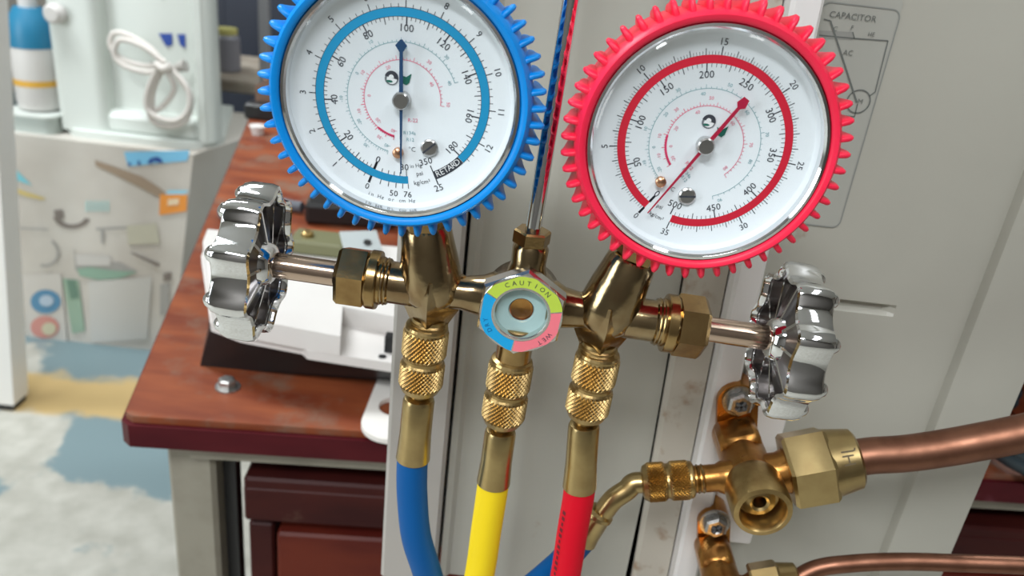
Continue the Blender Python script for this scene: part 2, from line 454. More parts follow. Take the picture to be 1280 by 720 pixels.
# ------------------------------------------------------------------ white plastic housing on the bench
hs = thing('plastic_housing', 'white plastic appliance housing with black base lying on the bench', 'housing', Matrix.Translation(at_z(262, 440, 0)))
HL = at_z(262, 440, 0)
def zp(px, py, z):
    p = at_z(px, py, z); return (min(p.x, -0.052) - HL.x, p.y - HL.y)   # stays clear of the unit's side
b = MB()
lower = [zp(250, 457, 0), zp(300, 462, 0), zp(500, 478, 0), zp(540, 400, 0), zp(272, 350, 0)]
upper = [zp(262, 412, 0.030), zp(300, 424, 0.030), zp(500, 464, 0.030), zp(540, 360, 0.030), zp(268, 330, 0.030)]
n = 5
b.add([(x, y, 0.0) for x, y in lower] + [(x, y, 0.030) for x, y in upper], [tuple(reversed(range(5))), tuple(range(5, 10))] + [(k, (k + 1) % 5, 5 + (k + 1) % 5, 5 + k) for k in range(5)], BLACK)
b.build('base', hs, label='black wedge-shaped base')
b = MB()
sh = [zp(264, 414, 0.030), zp(300, 428, 0.030), zp(378, 443, 0.030), zp(384, 449, 0.030), zp(520, 470, 0.030), zp(545, 340, 0.030), zp(300, 318, 0.030), zp(258, 312, 0.030), zp(252, 330, 0.030)]
b.prism(sh, 0.030, 0.037, WHITE_PL, lambda x, y, t: Vector((x, y, t)))
b.build('lid_rim', hs)
b = MB()
up = [zp(264, 393, 0.045), zp(300, 408, 0.045), zp(425, 432, 0.045), zp(428, 394, 0.045), zp(520, 412, 0.045), zp(540, 322, 0.045), zp(300, 300, 0.045), zp(260, 296, 0.045), zp(254, 312, 0.045)]
b.prism(up, 0.037, 0.052, WHITE_PL, lambda x, y, t: Vector((x, y, t)))
b.build('lid', hs)
b = MB(); b.box((*zp(487, 433, 0.04), 0.043), (0.006, 0.008, 0.012), BLACK); b.build('socket', hs)
b = MB(); b.lathe([(0.0028, 0), (0.0028, 0.001)], (*zp(478, 446, 0.037), 0.0365), (0, 0, 1), BLACK, n=16); b.build('screw_hole', hs)

# small parts lying on / behind the housing
p = at_z(396, 318, 0.052)
t = thing('terminal_strip', 'olive terminal strip with a brass screw on the white housing', 'terminal', Matrix.Translation(p))
OLIVE = mat('olive_plastic', (0.16, 0.16, 0.08), 0.5)
b = MB(); b.box((0, 0.01, 0.006), (0.046, 0.030, 0.012), OLIVE, bev=0.002); b.build('block', t)
b = MB(); b.lathe([(0.005, 0), (0.005, 0.003), (0.003, 0.0045)], (-0.010, 0.008, 0.012), (0, 0, 1), BRASS_BRIGHT, n=20); b.build('screw', t, label='brass screw')
p = at_z(450, 326, 0.052)
t = thing('metal_bracket', 'small pale grey metal bracket with a hole on the white housing', 'bracket', Matrix.Translation(p))
GREYM = mat('pale_grey_sheet', (0.50, 0.55, 0.56), 0.35, 0.3)
b = MB()
R1 = Matrix.Rotation(rad(24), 4, 'Z') @ Matrix.Rotation(rad(18), 4, 'X')
b.box((0.0, 0.0, 0.017), (0.030, 0.024, 0.002), GREYM, rot=R1)
b.box((0.0, 0.010, 0.009), (0.02, 0.002, 0.018), GREYM, rot=Matrix.Rotation(rad(24), 4, 'Z')); b.build('plate', t)
b = MB(); b.lathe([(0.0032, 0), (0.0032, 0.0006)], (0.006, -0.002, 0.0176), R1.to_3x3() @ Vector((0, 0, 1)), BLACK, n=16); b.build('bolt_hole', t, label='dark bolt hole')
# black adapter with cable behind
p = at_z(420, 285, 0.0)
t = thing('power_adapter', 'black power adapter behind the white housing below the blue gauge', 'adapter', Matrix.Translation(p))
b = MB(); b.box((0.01, 0.03, 0.012), (0.095, 0.05, 0.024), BLACK, rot=Matrix.Rotation(rad(8), 4, 'Z'), bev=0.004); b.build('body', t)
CABLE = mat('grey_cable', (0.10, 0.11, 0.13), 0.5)
b = MB(); b.tube(catmull([(-0.045, 0.03, 0.008), (-0.09, 0.04, 0.006), (-0.12, 0.0, 0.006), (-0.085, -0.05, 0.006), (-0.06, -0.09, 0.006)], 8), 0.006, CABLE, 10); b.build('cable', t)
b = MB(); b.tube(catmull([(0.06, 0.03, 0.012), (0.085, 0.0, 0.03), (0.085, -0.05, 0.045), (0.075, -0.08, 0.058)], 8), 0.007, CABLE, 10); b.build('cable', t)

# clutter at the far left end of the bench
p = at_z(322, 168, 0)
t = thing('white_cap', 'small white plastic bottle cap on the far left bench edge', 'tub', Matrix.Translation(p))  # a white bottle cap with a rim
b = MB(); b.lathe([(0.008, 0), (0.010, 0.012), (0.008, 0.014)], (0, 0, 0), (0, 0, 1), WHITE_PL, n=24); b.build('tub', t)
b = MB(); b.lathe([(0.0115, 0.011), (0.0115, 0.013)], (0, 0, 0), (0, 0, 1), WHITE_PL, n=24); b.build('rim', t)

# dark hose coil on the right of the bench
p = at_z(1296, 596, 0)
t = thing('cable_coil', 'dark blue-grey coiled cable on the bench behind the copper pipe', 'cable', Matrix.Translation(p))
b = MB(); b.tube([(0.06 * cos(a) + 0.03, 0.06 * sin(a) + 0.03, 0.009 + 0.004 * a / PI) for a in [k * PI / 12 for k in range(0, 49)]], 0.008, mat('blue_grey_rubber', (0.02, 0.036, 0.046), 0.4), 12); b.build('loop', t)
t = thing('wooden_offcut', 'reddish wood offcut lying on the bench at the right edge', 'wood', Matrix.Translation((0.51, 0.60, 0)))
b = MB(); b.box((0, 0, 0.022), (0.22, 0.07, 0.044), WOOD_TOP, rot=Matrix.Rotation(rad(12), 4, 'Z'), bev=0.003); b.build('block', t)
b = MB(); b.box((-0.02, -0.03, 0.05), (0.24, 0.03, 0.012), WOOD_DARK, rot=Matrix.Rotation(rad(12), 4, 'Z'), bev=0.002); b.build('batten', t)

# ================================================================== left background: carton, washer, post
CARD = mat('whitish_carton', (0.58, 0.55, 0.50), 0.7, var=(5, (0.48, 0.44, 0.39), 0.42, 0.7))
YB = 1.65
cart = thing('carton', 'large printed whitish carton box on the floor at left', 'carton', Matrix.Translation((-0.95, YB, -0.7)))
cl = Vector((-0.95, YB, -0.7))
ztop = -0.203
bx0, bx1 = -1.16, -0.712
b = MB()
b.add([(bx0 - cl.x, 0, 0), (-0.79 - cl.x, 0, 0), (-0.66 - cl.x, 0.38, 0), (bx0 - cl.x, 0.42, 0),
       (bx0 - cl.x, 0, ztop + 0.7), (bx1 - cl.x, 0, ztop + 0.7), (-0.60 - cl.x, 0.40, ztop + 0.7), (bx0 - cl.x, 0.44, ztop + 0.7)],
      [(3, 2, 1, 0), (4, 5, 6, 7), (0, 1, 5, 4), (1, 2, 6, 5), (2, 3, 7, 6), (3, 0, 4, 7)], CARD)
b.build('box', cart, smooth=0)
_pr = [0]
def prt(poly, m, layer=1):
    _pr[0] += 1
    vs = []
    for px, py in poly:
        q = at_y(px, py, YB - 0.0012 * layer - 0.00003 * _pr[0]); vs.append(q - cl)
    return vs
PM = {}
def pm(n, c): return mat('carton_print_' + n, c, 0.6)
art = MB()
def P(poly, n, c, layer=1): art.add(prt(poly, None, layer), [tuple(range(len(poly)))], pm(n, c))
def disc(cx, cy, rx, ry, k=20): return [(cx + rx * cos(2 * PI * i / k), cy + ry * sin(2 * PI * i / k)) for i in range(k)]
def ringp(cx, cy, r0, r1, a0, a1, n, c, sy=1.0):
    k = 16
    for i in range(k):
        a = rad(a0 + (a1 - a0) * i / k); a2 = rad(a0 + (a1 - a0) * (i + 1) / k)
        P([(cx + r0 * cos(a), cy + sy * r0 * sin(a)), (cx + r1 * cos(a), cy + sy * r1 * sin(a)), (cx + r1 * cos(a2), cy + sy * r1 * sin(a2)), (cx + r0 * cos(a2), cy + sy * r0 * sin(a2))], n, c)
P([(155, 190), (237, 188), (234, 201), (160, 208)], 'sky', (0.20, 0.52, 0.76))
P([(184, 203), (188, 198), (196, 196), (202, 199), (203, 204), (198, 203), (193, 201), (188, 205)], 'navy', (0.02, 0.06, 0.28), 2)
P([(160, 204), (163, 203), (164, 207), (160, 207)], 'navy', (0.02, 0.06, 0.28), 2)
P([(172, 201), (175, 201), (175, 206), (172, 206)], 'navy', (0.02, 0.06, 0.28), 2)
P([(118, 200), (140, 207), (178, 221), (200, 235), (212, 245), (196, 246), (178, 236), (158, 226), (138, 216), (120, 208)], 'tan', (0.33, 0.25, 0.18))
P([(210, 238), (236, 238), (231, 243), (207, 243)], 'skyb', (0.30, 0.62, 0.78), 2)
P([(200, 243), (234, 243), (233, 264), (199, 269)], 'orange', (0.80, 0.30, 0.05), 2)
P([(210, 249), (224, 248), (223, 256), (209, 257)], 'pale', (0.78, 0.62, 0.42), 3)
P([(14, 210), (22, 214), (40, 232), (14, 223)], 'teal', (0.18, 0.52, 0.60))
P([(14, 233), (34, 240), (58, 248), (52, 250), (30, 245), (14, 238)], 'mustard', (0.58, 0.46, 0.18))
for k in range(6): P([(107 + k * 5.2, 252), (110 + k * 5.2, 250), (110 + k * 5.2, 264), (107 + k * 5.2, 265)], 'paleteal', (0.42, 0.60, 0.58))
ringp(90, 268, 17, 24, 20, 170, 'line', (0.20, 0.17, 0.15), 0.75)
P([(67, 263), (78, 262), (80, 272), (70, 276)], 'line', (0.20, 0.17, 0.15))
P([(92, 308), (94, 318), (112, 326), (150, 328), (172, 340), (140, 350), (108, 347), (94, 338)], 'greyline', (0.36, 0.35, 0.33))
P([(96, 336), (112, 334), (140, 338), (172, 340), (150, 348), (122, 350), (100, 345)], 'green', (0.26, 0.40, 0.31), 2)
P([(94, 318), (138, 320), (138, 332), (96, 332)], 'palecard', (0.55, 0.53, 0.50), 2)
P([(162, 316), (166, 316), (200, 330), (198, 334)], 'line', (0.20, 0.17, 0.15), 2)
P([(120, 285), (158, 283), (158, 286), (120, 288)], 'greyline', (0.36, 0.35, 0.33))
P([(126, 286), (130, 286), (130, 304), (126, 304)], 'greyline', (0.36, 0.35, 0.33))
P([(158, 282), (196, 279), (200, 304), (160, 306)], 'ecru', (0.52, 0.50, 0.40))
P([(20, 284), (60, 286), (60, 288), (20, 286)], 'greyline', (0.36, 0.35, 0.33))
ringp(56, 316, 15, 18, -60, 110, 'greyline', (0.36, 0.35, 0.33))
P([(28, 344), (76, 342), (84, 428), (38, 430)], 'cream', (0.60, 0.57, 0.53))
P([(78, 348), (98, 350), (106, 414), (90, 417)], 'palegreen', (0.30, 0.42, 0.32))
P([(83, 350), (94, 350), (98, 372), (88, 374)], 'deepgreen', (0.14, 0.24, 0.18), 2)
P([(110, 352), (190, 346), (184, 424), (114, 428)], 'off', (0.56, 0.55, 0.52))
P(disc(57, 377, 19, 15), 'iconblue', (0.10, 0.26, 0.42), 2)
P(disc(58, 376, 9, 7), 'iconpale', (0.45, 0.55, 0.66), 3)
P(disc(56, 409, 18, 14), 'iconpink', (0.62, 0.28, 0.24), 2)
P(disc(61, 411, 9, 8), 'iconcream', (0.60, 0.56, 0.40), 3)
P([(204, 342), (214, 340), (214, 350), (204, 352)], 'line', (0.20, 0.17, 0.15))
P([(200, 356), (212, 354), (210, 392), (200, 394)], 'greyline', (0.36, 0.35, 0.33))
art.build('printed_artwork', cart, smooth=0)

# white mini washer standing on the carton
WASH = mat('washer_white', (0.70, 0.74, 0.70), 0.35, var=(3, (0.66, 0.70, 0.665), 0.4, 0.7))
WASHD = mat('washer_grey_green', (0.50, 0.56, 0.53), 0.4)
wl = Vector((-0.85, 1.70, ztop))
wash = thing('washing_machine', 'white appliance with bundled power cord standing on the printed carton', 'appliance', Matrix.Translation(wl))
def rrect(x0, x1, y0, y1, r, k=6):
    out = []
    for cx_, cy_, a0 in ((x1 - r, y1 - r, 0), (x0 + r, y1 - r, 90), (x0 + r, y0 + r, 180), (x1 - r, y0 + r, 270)):
        for i in range(k + 1):
            a = rad(a0 + 90 * i / k); out.append((cx_ + r * cos(a), cy_ + r * sin(a)))
    return out
FY = 1.70 - wl.y
def wx(px, py): return at_y(px, py, 1.66).x - wl.x
def wz(px, py): return at_y(px, py, 1.66).z - wl.z
xl, xr = wx(62, 160), wx(262, 140)
# body: left column, right column, recessed back
zt = 0.52
b = MB()
xa, xb_ = wx(118, 100), wx(228, 100)
b.prism([(xl, FY + 0.05), (xl + 0.02, FY + 0.035), (xr - 0.04, FY + 0.035), (xr - 0.015, FY + 0.06), (xr - 0.13, 0.36), (xl + 0.02, 0.36)], 0.012, zt, WASH, lambda x, y, t: Vector((x, y, t)))
b.build('drum_body', wash)
b = MB()
b.prism(rrect(xl, xa, FY - 0.01, 0.2, 0.022), 0.012, zt, WASH, lambda x, y, t: Vector((x, y, t)))
b.build('left_column', wash)
b = MB()
b.prism(rrect(xb_, xr - 0.012, FY, 0.075, 0.028), 0.012, zt, WASH, lambda x, y, t: Vector((x, y, t)))
b.build('right_column', wash)
b = MB()
b.box(((xa + xb_) / 2, FY + 0.03, 0.035), (xb_ - xa + 0.02, 0.06, 0.05), WASH, bev=0.012)
b.build('lower_ledge', wash)
b = MB()
b.prism([(xl - 0.012, FY + 0.03), (xl + 0.04, FY - 0.02), (xl + 0.07, FY - 0.025), (xr - 0.09, FY - 0.025), (xr - 0.05, FY - 0.012), (xr - 0.02, FY + 0.02), (xr - 0.01, FY + 0.06), (xr - 0.10, 0.36), (xl, 0.36)], 0.0, 0.016, WASH, lambda x, y, t: Vector((x, y, t)))
b.build('base_skirt', wash)
kx, kz = wx(62, 18), wz(62, 18)
b = MB(); b.lathe([(0.012, 0), (0.020, 0.004), (0.020, 0.022), (0.014, 0.03)], (kx, FY - 0.008, kz), (0, -1, 0), WHITE_PL, n=24); b.build('knob', wash)
b = MB()
for a in ([(178, 47), (196, 47), (196, 62), (188, 64)], [(202, 48), (213, 48), (213, 66), (206, 62)]):
    vs = [Vector((wx(*q), FY + 0.033, wz(*q))) for q in a]
    b.add(vs, [tuple(range(len(a)))], mat('label_navy', (0.03, 0.08, 0.36), 0.5))
b.build('blue_label', wash, smooth=0)
b = MB(); b.box(((xa + xb_) / 2 + 0.03, FY + 0.0345, zt / 2 + 0.15), (0.0025, 0.003, 0.22), WASHD); b.build('seam', wash)
# power cord bundle hanging in the recess
CORD = mat('white_cord', (0.68, 0.64, 0.60), 0.45)
cw = Vector((wx(190, 90), FY + 0.01, wz(190, 90))) + wl
def cpt(px, py, dy=0.0):
    q = at_y(px, py, 1.66 + 0.012 + dy); return q - cw
cord = bpy.data.objects.new('power_cord', None); COL.objects.link(cord); cord.location = cw - wl; cord.parent = wash; cord['label'] = 'white power cord tied in a bundle'
for k, pts in enumerate([
    [(205, 85), (190, 62), (160, 44), (142, 42), (138, 56), (150, 72), (180, 82), (205, 80)],
    [(205, 88), (180, 90), (155, 82), (143, 68), (150, 50), (178, 58), (206, 78)],
    [(200, 80), (186, 110), (184, 135), (200, 148), (222, 150), (236, 135), (234, 110), (212, 84)],
    [(205, 84), (192, 112), (192, 138), (208, 128), (218, 108), (206, 86)],
    [(202, 86), (188, 118), (190, 150), (215, 158), (234, 148), (238, 120), (222, 96)]]):
    b = MB(); b.tube(catmull([cpt(x, y, -0.006 * (k % 3)) for x, y in pts], 8), 0.0058, CORD, 10); b.build('cord_loop', cord)
b = MB(); b.tube(catmull([cpt(214, 88), cpt(224, 84), cpt(232, 82)], 6), [0.006 + 0.0006 * i for i in range(13)], mat('cord_grey', (0.42, 0.40, 0.37), 0.5), 10); b.build('plug', cord)
b = MB(); b.tube(catmull([cpt(194, 80, -0.018), cpt(204, 86, -0.02), cpt(214, 82, -0.018)], 6), 0.008, CORD, 10); b.build('cord_tie', cord)

# tray and bottle left of the appliance, on the carton
tr = at_y(40, 172, 1.70)
tray_x0, tray_x1 = at_y(14, 170, 1.68).x, at_y(62, 170, 1.68).x
tl = Vector((-1.075, 1.72, ztop))
tray = thing('plastic_tray', 'pale plastic tray under the white bottle beside the appliance', 'tray', Matrix.Translation(tl))
b = MB(); b.prism(rrect(-0.06, 0.05, -0.05, 0.08, 0.02), 0.0, 0.035, WASHD, lambda x, y, t: Vector((x, y, t))); b.build('tray', tray)
b = MB(); b.prism(rrect(-0.065, 0.055, -0.056, 0.085, 0.022), 0.035, 0.040, WASH, lambda x, y, t: Vector((x, y, t))); b.build('rim', tray)
bl = tl + Vector((-0.006, 0.01, 0.040))
bot = thing('detergent_bottle', 'white bottle with blue shoulder and orange band left of the appliance', 'bottle', Matrix.Translation(bl))
b = MB(); b.lathe([(0.030, 0), (0.042, 0.004), (0.046, 0.02), (0.046, 0.16), (0.040, 0.19)], (0, 0, 0), (0, 0, 1), WHITE_PL, n=32); b.build('body', bot)
b = MB(); b.lathe([(0.0465, 0.055), (0.0465, 0.068)], (0, 0, 0), (0, 0, 1), mat('bottle_orange', (0.75, 0.42, 0.06), 0.4), n=32, cap0=False, cap1=False); b.build('orange_band', bot)
b = MB(); b.lathe([(0.0468, 0.135), (0.0468, 0.162), (0.041, 0.192), (0.028, 0.215)], (0, 0, 0), (0, 0, 1), mat('bottle_blue', (0.02, 0.20, 0.36), 0.4), n=32, cap0=False); b.build('shoulder', bot, label='blue shoulder')
b = MB(); b.lathe([(0.018, 0.215), (0.018, 0.24)], (0, 0, 0), (0, 0, 1), WHITE_PL, n=24); b.build('cap', bot)

# white upright panel at the left frame edge
t = thing('white_post', 'white upright post standing on the floor at the left edge', 'post', Matrix.Translation((-1.02, 1.35, -0.7)))
pp = [at_y(18, 512, 1.35), at_y(7, 0, 1.35)]
b = MB()
x_r = pp[0].x + 1.02; x_t = pp[1].x + 1.02
b.add([(x_r - 0.12, 0, 0.015), (x_r, 0, 0.015), (x_r, 0.05, 0.015), (x_r - 0.12, 0.05, 0.015),
       (x_t - 0.12, 0, 1.1), (x_t, 0, 1.1), (x_t, 0.05, 1.1), (x_t - 0.12, 0.05, 1.1)],
      [(3, 2, 1, 0), (4, 5, 6, 7), (0, 1, 5, 4), (1, 2, 6, 5), (2, 3, 7, 6), (3, 0, 4, 7)], mat('post_white', (0.82, 0.80, 0.76), 0.4))
b.build('panel', t, smooth=0)
b = MB(); b.box((x_r - 0.06, 0.025, 0.0075), (0.11, 0.045, 0.015), BLACK); b.build('foot', t, label='black slab standing in for the shadow under the post')  # shadow at the post's bottom built as a black slab

# clutter behind the carton, right of the appliance
crp = Vector((-0.74, 2.25, -0.7))
t = thing('dark_cabinet', 'dark navy cabinet behind the white appliance', 'cabinet', Matrix.Translation((-0.72, 2.75, -0.7)))
DN = mat('dark_navy_paint', (0.010, 0.014, 0.030), 0.4)
b = MB(); b.box((0.05, 0.2, 0.62), (0.9, 0.4, 1.24), DN, bev=0.005); b.build('carcass', t)
b = MB(); b.box((-0.12, -0.006, 0.62), (0.42, 0.012, 1.18), DN, bev=0.003); b.build('door', t)
b = MB(); b.box((0.29, -0.006, 0.62), (0.38, 0.012, 1.18), DN, bev=0.003); b.build('door', t)
t = thing('metal_post', 'grey metal post behind the workbench left of the blue gauge', 'post', Matrix.Translation((at_y(331, 40, 2.105).x, 2.105, -0.7)))
b = MB(); b.box((0, 0, 0.7), (0.025, 0.025, 1.4), mat('grey_post', (0.22, 0.22, 0.23), 0.5), bev=0.002); b.build('post', t)
b = MB(); b.box((0, 0, 0.006), (0.045, 0.025, 0.012), mat('grey_post', (0.22, 0.22, 0.23), 0.5)); b.build('foot_plate', t)
# low table behind with cloth, jar and tin
q = at_y(300, 95, 2.2)
lt = thing('side_table', 'low table with beige top behind the carton', 'table', Matrix.Translation((q.x, 2.2, -0.7)))
hz = q.z + 0.7
BEIGE = mat('beige_cloth', (0.40, 0.35, 0.29), 0.8, var=(14, (0.30, 0.24, 0.19), 0.45, 0.7))
b = MB(); b.box((0.08, 0.12, hz - 0.015), (0.60, 0.4, 0.03), BEIGE, bev=0.004); b.build('table_top', lt)
for sx in (-0.19, 0.35):
    for sy in (-0.05, 0.28):
        b = MB(); b.box((sx, sy, (hz - 0.03) / 2), (0.035, 0.035, hz - 0.03), WOOD_DARK); b.build('leg', lt)
t = thing('grey_jar', 'grey jar with yellow lid on the low beige table', 'jar', Matrix.Translation((at_y(284, 70, 2.25).x, 2.25, hz - 0.7)))
b = MB(); b.lathe([(0.03, 0), (0.036, 0.004), (0.036, 0.09), (0.028, 0.10)], (0, 0, 0), (0, 0, 1), mat('jar_grey', (0.22, 0.22, 0.25), 0.4), n=24); b.build('jar', t)
b = MB(); b.lathe([(0.030, 0.10), (0.030, 0.115)], (0, 0, 0), (0, 0, 1), mat('lid_yellow', (0.45, 0.42, 0.14), 0.5), n=24); b.build('lid', t)
q = at_z(300, 130, 0.0)
t = thing('cardboard_scrap', 'crumpled brown cardboard on the far bench corner', 'cardboard', Matrix.Translation((-0.50, 1.36, 0.0) if False else (-0.425, 1.27, 0.0)))
BRN = mat('brown_cardboard', (0.20, 0.12, 0.085), 0.8, var=(30, (0.13, 0.075, 0.05), 0.4, 0.7))
b = MB()
vs = []; fs = []
for i in range(7):
    for j in range(5):
        vs.append((-0.01 + i * 0.022, -0.02 + j * 0.024, 0.03 + 0.022 * sin(i * 1.9 + j * 0.8) + 0.014 * cos(j * 2.3 + i)))
for i in range(6):
    for j in range(4): fs.append((i * 5 + j, i * 5 + j + 1, (i + 1) * 5 + j + 1, (i + 1) * 5 + j))
k0 = len(vs); vs += [(x, y, 0.0) for x, y, z in vs[:]]
for i in range(6):
    for j in (0, 4): fs.append((i * 5 + j, (i + 1) * 5 + j, k0 + (i + 1) * 5 + j, k0 + i * 5 + j))
for j in range(4):
    for i in (0, 6): fs.append((i * 5 + j, i * 5 + j + 1, k0 + i * 5 + j + 1, k0 + i * 5 + j))
b.add(vs, fs, BRN); b.build('sheet', t, smooth=0)
b = MB(); b.box((0.02, -0.045, 0.012), (0.07, 0.03, 0.024), BLACK, bev=0.003); b.build('clip', t, label='dark clip at its foot')

# ================================================================== air conditioner outdoor unit
PY = 0.300
ac = thing('outdoor_unit', 'grey-beige air conditioner outdoor unit standing on the workbench', 'air conditioner', Matrix.Translation((0.085, PY, 0.0)))
AL = Vector((0.085, PY, 0.0))
ZB, ZT = 0.014, 0.52
def strip(prof, m, name, lab=None, z0=ZB, z1=ZT, par=None):
    """vertical sheet: prof of (x, y) in world, closed outline"""
    # the strips between the two panels lean slightly to the left going up, as the bent casing does
    q = MB(); q.prism(prof, z0, z1, m, lambda x, y, t: Vector((x - (0.031 * (t - 0.036) if 0.073 < x < 0.11 else 0.0), y, t)) - AL)
    return q.build(name, par or ac, smooth=25, label=lab)
strip([(-0.048, 0.300), (-0.0465, 0.2988), (-0.0225, 0.2988), (-0.021, 0.3005), (-0.021, 0.32), (-0.048, 0.32)], SHEET_L, 'corner_post', 'pale corner post at the left edge')
ep = [(-0.0195, 0.3035), (-0.0165, 0.3035), (-0.0145, 0.3055)]
for c0 in (0.012, 0.040):
    ep += [(c0 - 0.006, 0.3055), (c0 - 0.003, 0.3043), (c0 + 0.003, 0.3043), (c0 + 0.006, 0.3055)]
ep += [(0.072, 0.3055), (0.0735, 0.3055), (0.0735, 0.32), (-0.0195, 0.32)]
strip(ep, SHEET, 'end_panel', 'recessed grey panel behind the gauges')
strip([(0.0743, 0.303), (0.076, 0.3005), (0.0900, 0.2985), (0.0905, 0.30), (0.0905, 0.32), (0.0743, 0.32)], SHEET_RUST, 'stained_strip', 'beige strip with rust stains')
strip([(0.0907, 0.291), (0.092, 0.2895), (0.1005, 0.2895), (0.1018, 0.291), (0.1018, 0.32), (0.0907, 0.32)], SHEET_W, 'edge_trim', 'white raised vertical trim')
q = MB()
q.prism([(0.1022, 0.306), (0.186, 0.306), (0.186, 0.3015), (0.1873, 0.2975), (0.1890, 0.2970), (0.2165, 0.2985), (0.218, 0.3005), (0.218, 0.32), (0.1022, 0.32)], ZB, ZT, SHEET,
        lambda x, y, t: Vector((x - (0.031 * (t - 0.036) if x < 0.11 else 0.0), y, t)) - AL)
e0, e1 = at_y(1034, 381, 0.3015), at_y(1116, 387, 0.3015)
ez = (e0.z + e1.z) / 2
gx = [0.1022, e0.x - 0.001, e0.x, e0.x + 0.0025, e1.x - 0.0035, e1.x - 0.0015, e1.x + 0.001, 0.186]
gz = [ZB, ez - 0.0026, ez - 0.0012, ez + 0.0012, ez + 0.0026, ZT]
vs = []
for zz in gz:
    for ix, xx in enumerate(gx):
        deep = 0.0026 if (2 <= gz.index(zz) <= 3 and 3 <= ix <= 4) else (0.0016 if (2 <= gz.index(zz) <= 3 and 2 <= ix <= 5) else 0.0)
        sh_ = 0.031 * (zz - 0.036) if ix == 0 else 0.0
        vs.append(Vector((xx - sh_, 0.3015 + deep, zz)) - AL)
nx = len(gx)
q.add(vs, [(a * nx + b_, a * nx + b_ + 1, (a + 1) * nx + b_ + 1, (a + 1) * nx + b_) for a in range(len(gz) - 1) for b_ in range(nx - 1)], SHEET)
q.build('service_panel', ac, smooth=25, label='plain panel with the wiring diagram')
q = MB(); q.box(Vector((0.085, 0.66, (ZB + ZT) / 2)) - AL, (0.262, 0.68, ZT - ZB), SHEET_L, bev=0.004); q.build('cabinet_body', ac)
q = MB(); q.box(Vector((0.085, 0.655, ZT + 0.008)) - AL, (0.276, 0.72, 0.016), SHEET_L, bev=0.005); q.build('top_cover', ac)
# mounting plate behind valves
q = MB(); q.box(Vector((0.1135, 0.2995, 0.115)) - AL, (0.022, 0.004, 0.11), SHEET_W, bev=0.001); q.build('valve_plate', ac, label='white plate behind the valves')
# mounting foot with slot
q = MB()
fx0, fx1, fy0, fy1 = -0.0890, 0.0, 0.425, 0.545
K = 40
outer = rrect(fx0, fx1, fy0, fy1, 0.020, 9)
sx, sy = -0.0610, 0.464
slot = []
for i in range(len(outer)):
    pass
def obround(cx_, cy_, hl, r, n):
    out = []
    for cxx, a0 in ((cx_ + hl, -90), (cx_ - hl, 90)):
        for i in range(n // 2): a = rad(a0 + 180 * i / (n // 2 - 1)); out.append((cxx + r * cos(a), cy_ + r * sin(a)))
    return out
slot = obround(sx, sy, 0.009, 0.0115, 40)
# start both outlines at angle -90ish
def rot_start(L, c):
    i = min(range(len(L)), key=lambda k: (math.atan2(L[k][1] - c[1], L[k][0] - c[0]) + PI) % (2 * PI)); return L[i:] + L[:i]
outer = rot_start(outer, (sx, sy)); slot = rot_start(slot, (sx, sy))
def zpv(L, z): return [Vector((x, y, z)) - AL for x, y in L]
N = 40
q.add(zpv(outer, 0.004) + zpv(slot, 0.004) + zpv(outer, 0.0005) + zpv(slot, 0.0005),
      [(k, (k + 1) % N, N + (k + 1) % N, N + k) for k in range(N)] +
      [(2 * N + k, 3 * N + k, 3 * N + (k + 1) % N, 2 * N + (k + 1) % N) for k in range(N)] +
      [(k, 2 * N + k, 2 * N + (k + 1) % N, (k + 1) % N) for k in range(N)] +
      [(N + k, N + (k + 1) % N, 3 * N + (k + 1) % N, 3 * N + k) for k in range(N)], mat('foot_white', (0.80, 0.77, 0.73), 0.4))
q.box(Vector((0.02, 0.468, 0.008)) - AL, (0.14, 0.09, 0.013), SHEET_L)
q.build('mounting_foot', ac, label='white mounting foot with a slotted hole')
q = MB(); q.box(Vector((0.085, 0.90, 0.007)) - AL, (0.30, 0.08, 0.014), SHEET_L, bev=0.002); q.build('mounting_foot', ac)

# wiring diagram sticker
lab = MB()
def lp(px, py, d): return at_y(px, py, 0.3015 - d) - AL
lx0, lx1 = -0.0, 0.0
STK = mat('grey_sticker', (0.375, 0.375, 0.338), 0.45)
rc = [lp(*p, 0.0002) for p in ((1003, -6), (1127, 13))]
zt_l, zb_l = at_y(1127, 13, 0.3013).z, at_y(1050, 285, 0.3013).z
xr_l = at_y(1127, 13, 0.3013).x
xl_l = 0.0962
def LB(x, z, d=0.0002): return Vector((x, 0.3015 - d, z)) - AL
lab.add([LB(x, z) for x, z in rrect(xl_l, xr_l, zb_l, zt_l + 0.004, 0.003)], [tuple(range(28))], STK)
GREYL = mat('diagram_grey_ink', (0.13, 0.14, 0.13), 0.6)
GREYLL = mat('diagram_pale_ink', (0.24, 0.25, 0.235), 0.6)
def line(p0, p1, w, m, d=0.0004):
    a = Vector((p0[0], p0[1])); c = Vector((p1[0], p1[1])); dr = (c - a).normalized(); nn = Vector((-dr.y, dr.x)) * w / 2
    lab.add([LB(*(a + nn), d), LB(*(a - nn), d), LB(*(c - nn), d), LB(*(c + nn), d)], [(0, 1, 2, 3)], m)
def l2(px, py):
    q_ = at_y(px, py, 0.3011); return (q_.x, q_.z)
ol = rrect(xl_l + 0.0005, xr_l, zb_l, zt_l, 0.003)
for i in range(len(ol)): line(ol[i], ol[(i + 1) % len(ol)], 0.00045, GREYLL)
for a, c in (((1030, 24), (1038, 26)), ((1038, 26), (1071, 128)), ((1024, 44), (1068, 48)), ((1068, 48), (1110, 51)), ((1110, 51), (1094, 115)), ((1094, 115), (1087, 120)), ((1066, 40), (1068, 48)),
             ((1072, 130), (1068, 146)), ((1068, 146), (1050, 144)), ((1050, 144), (1058, 154)), ((1045, 150), (1064, 154))):
    line(l2(*a), l2(*c), 0.00042, GREYL)
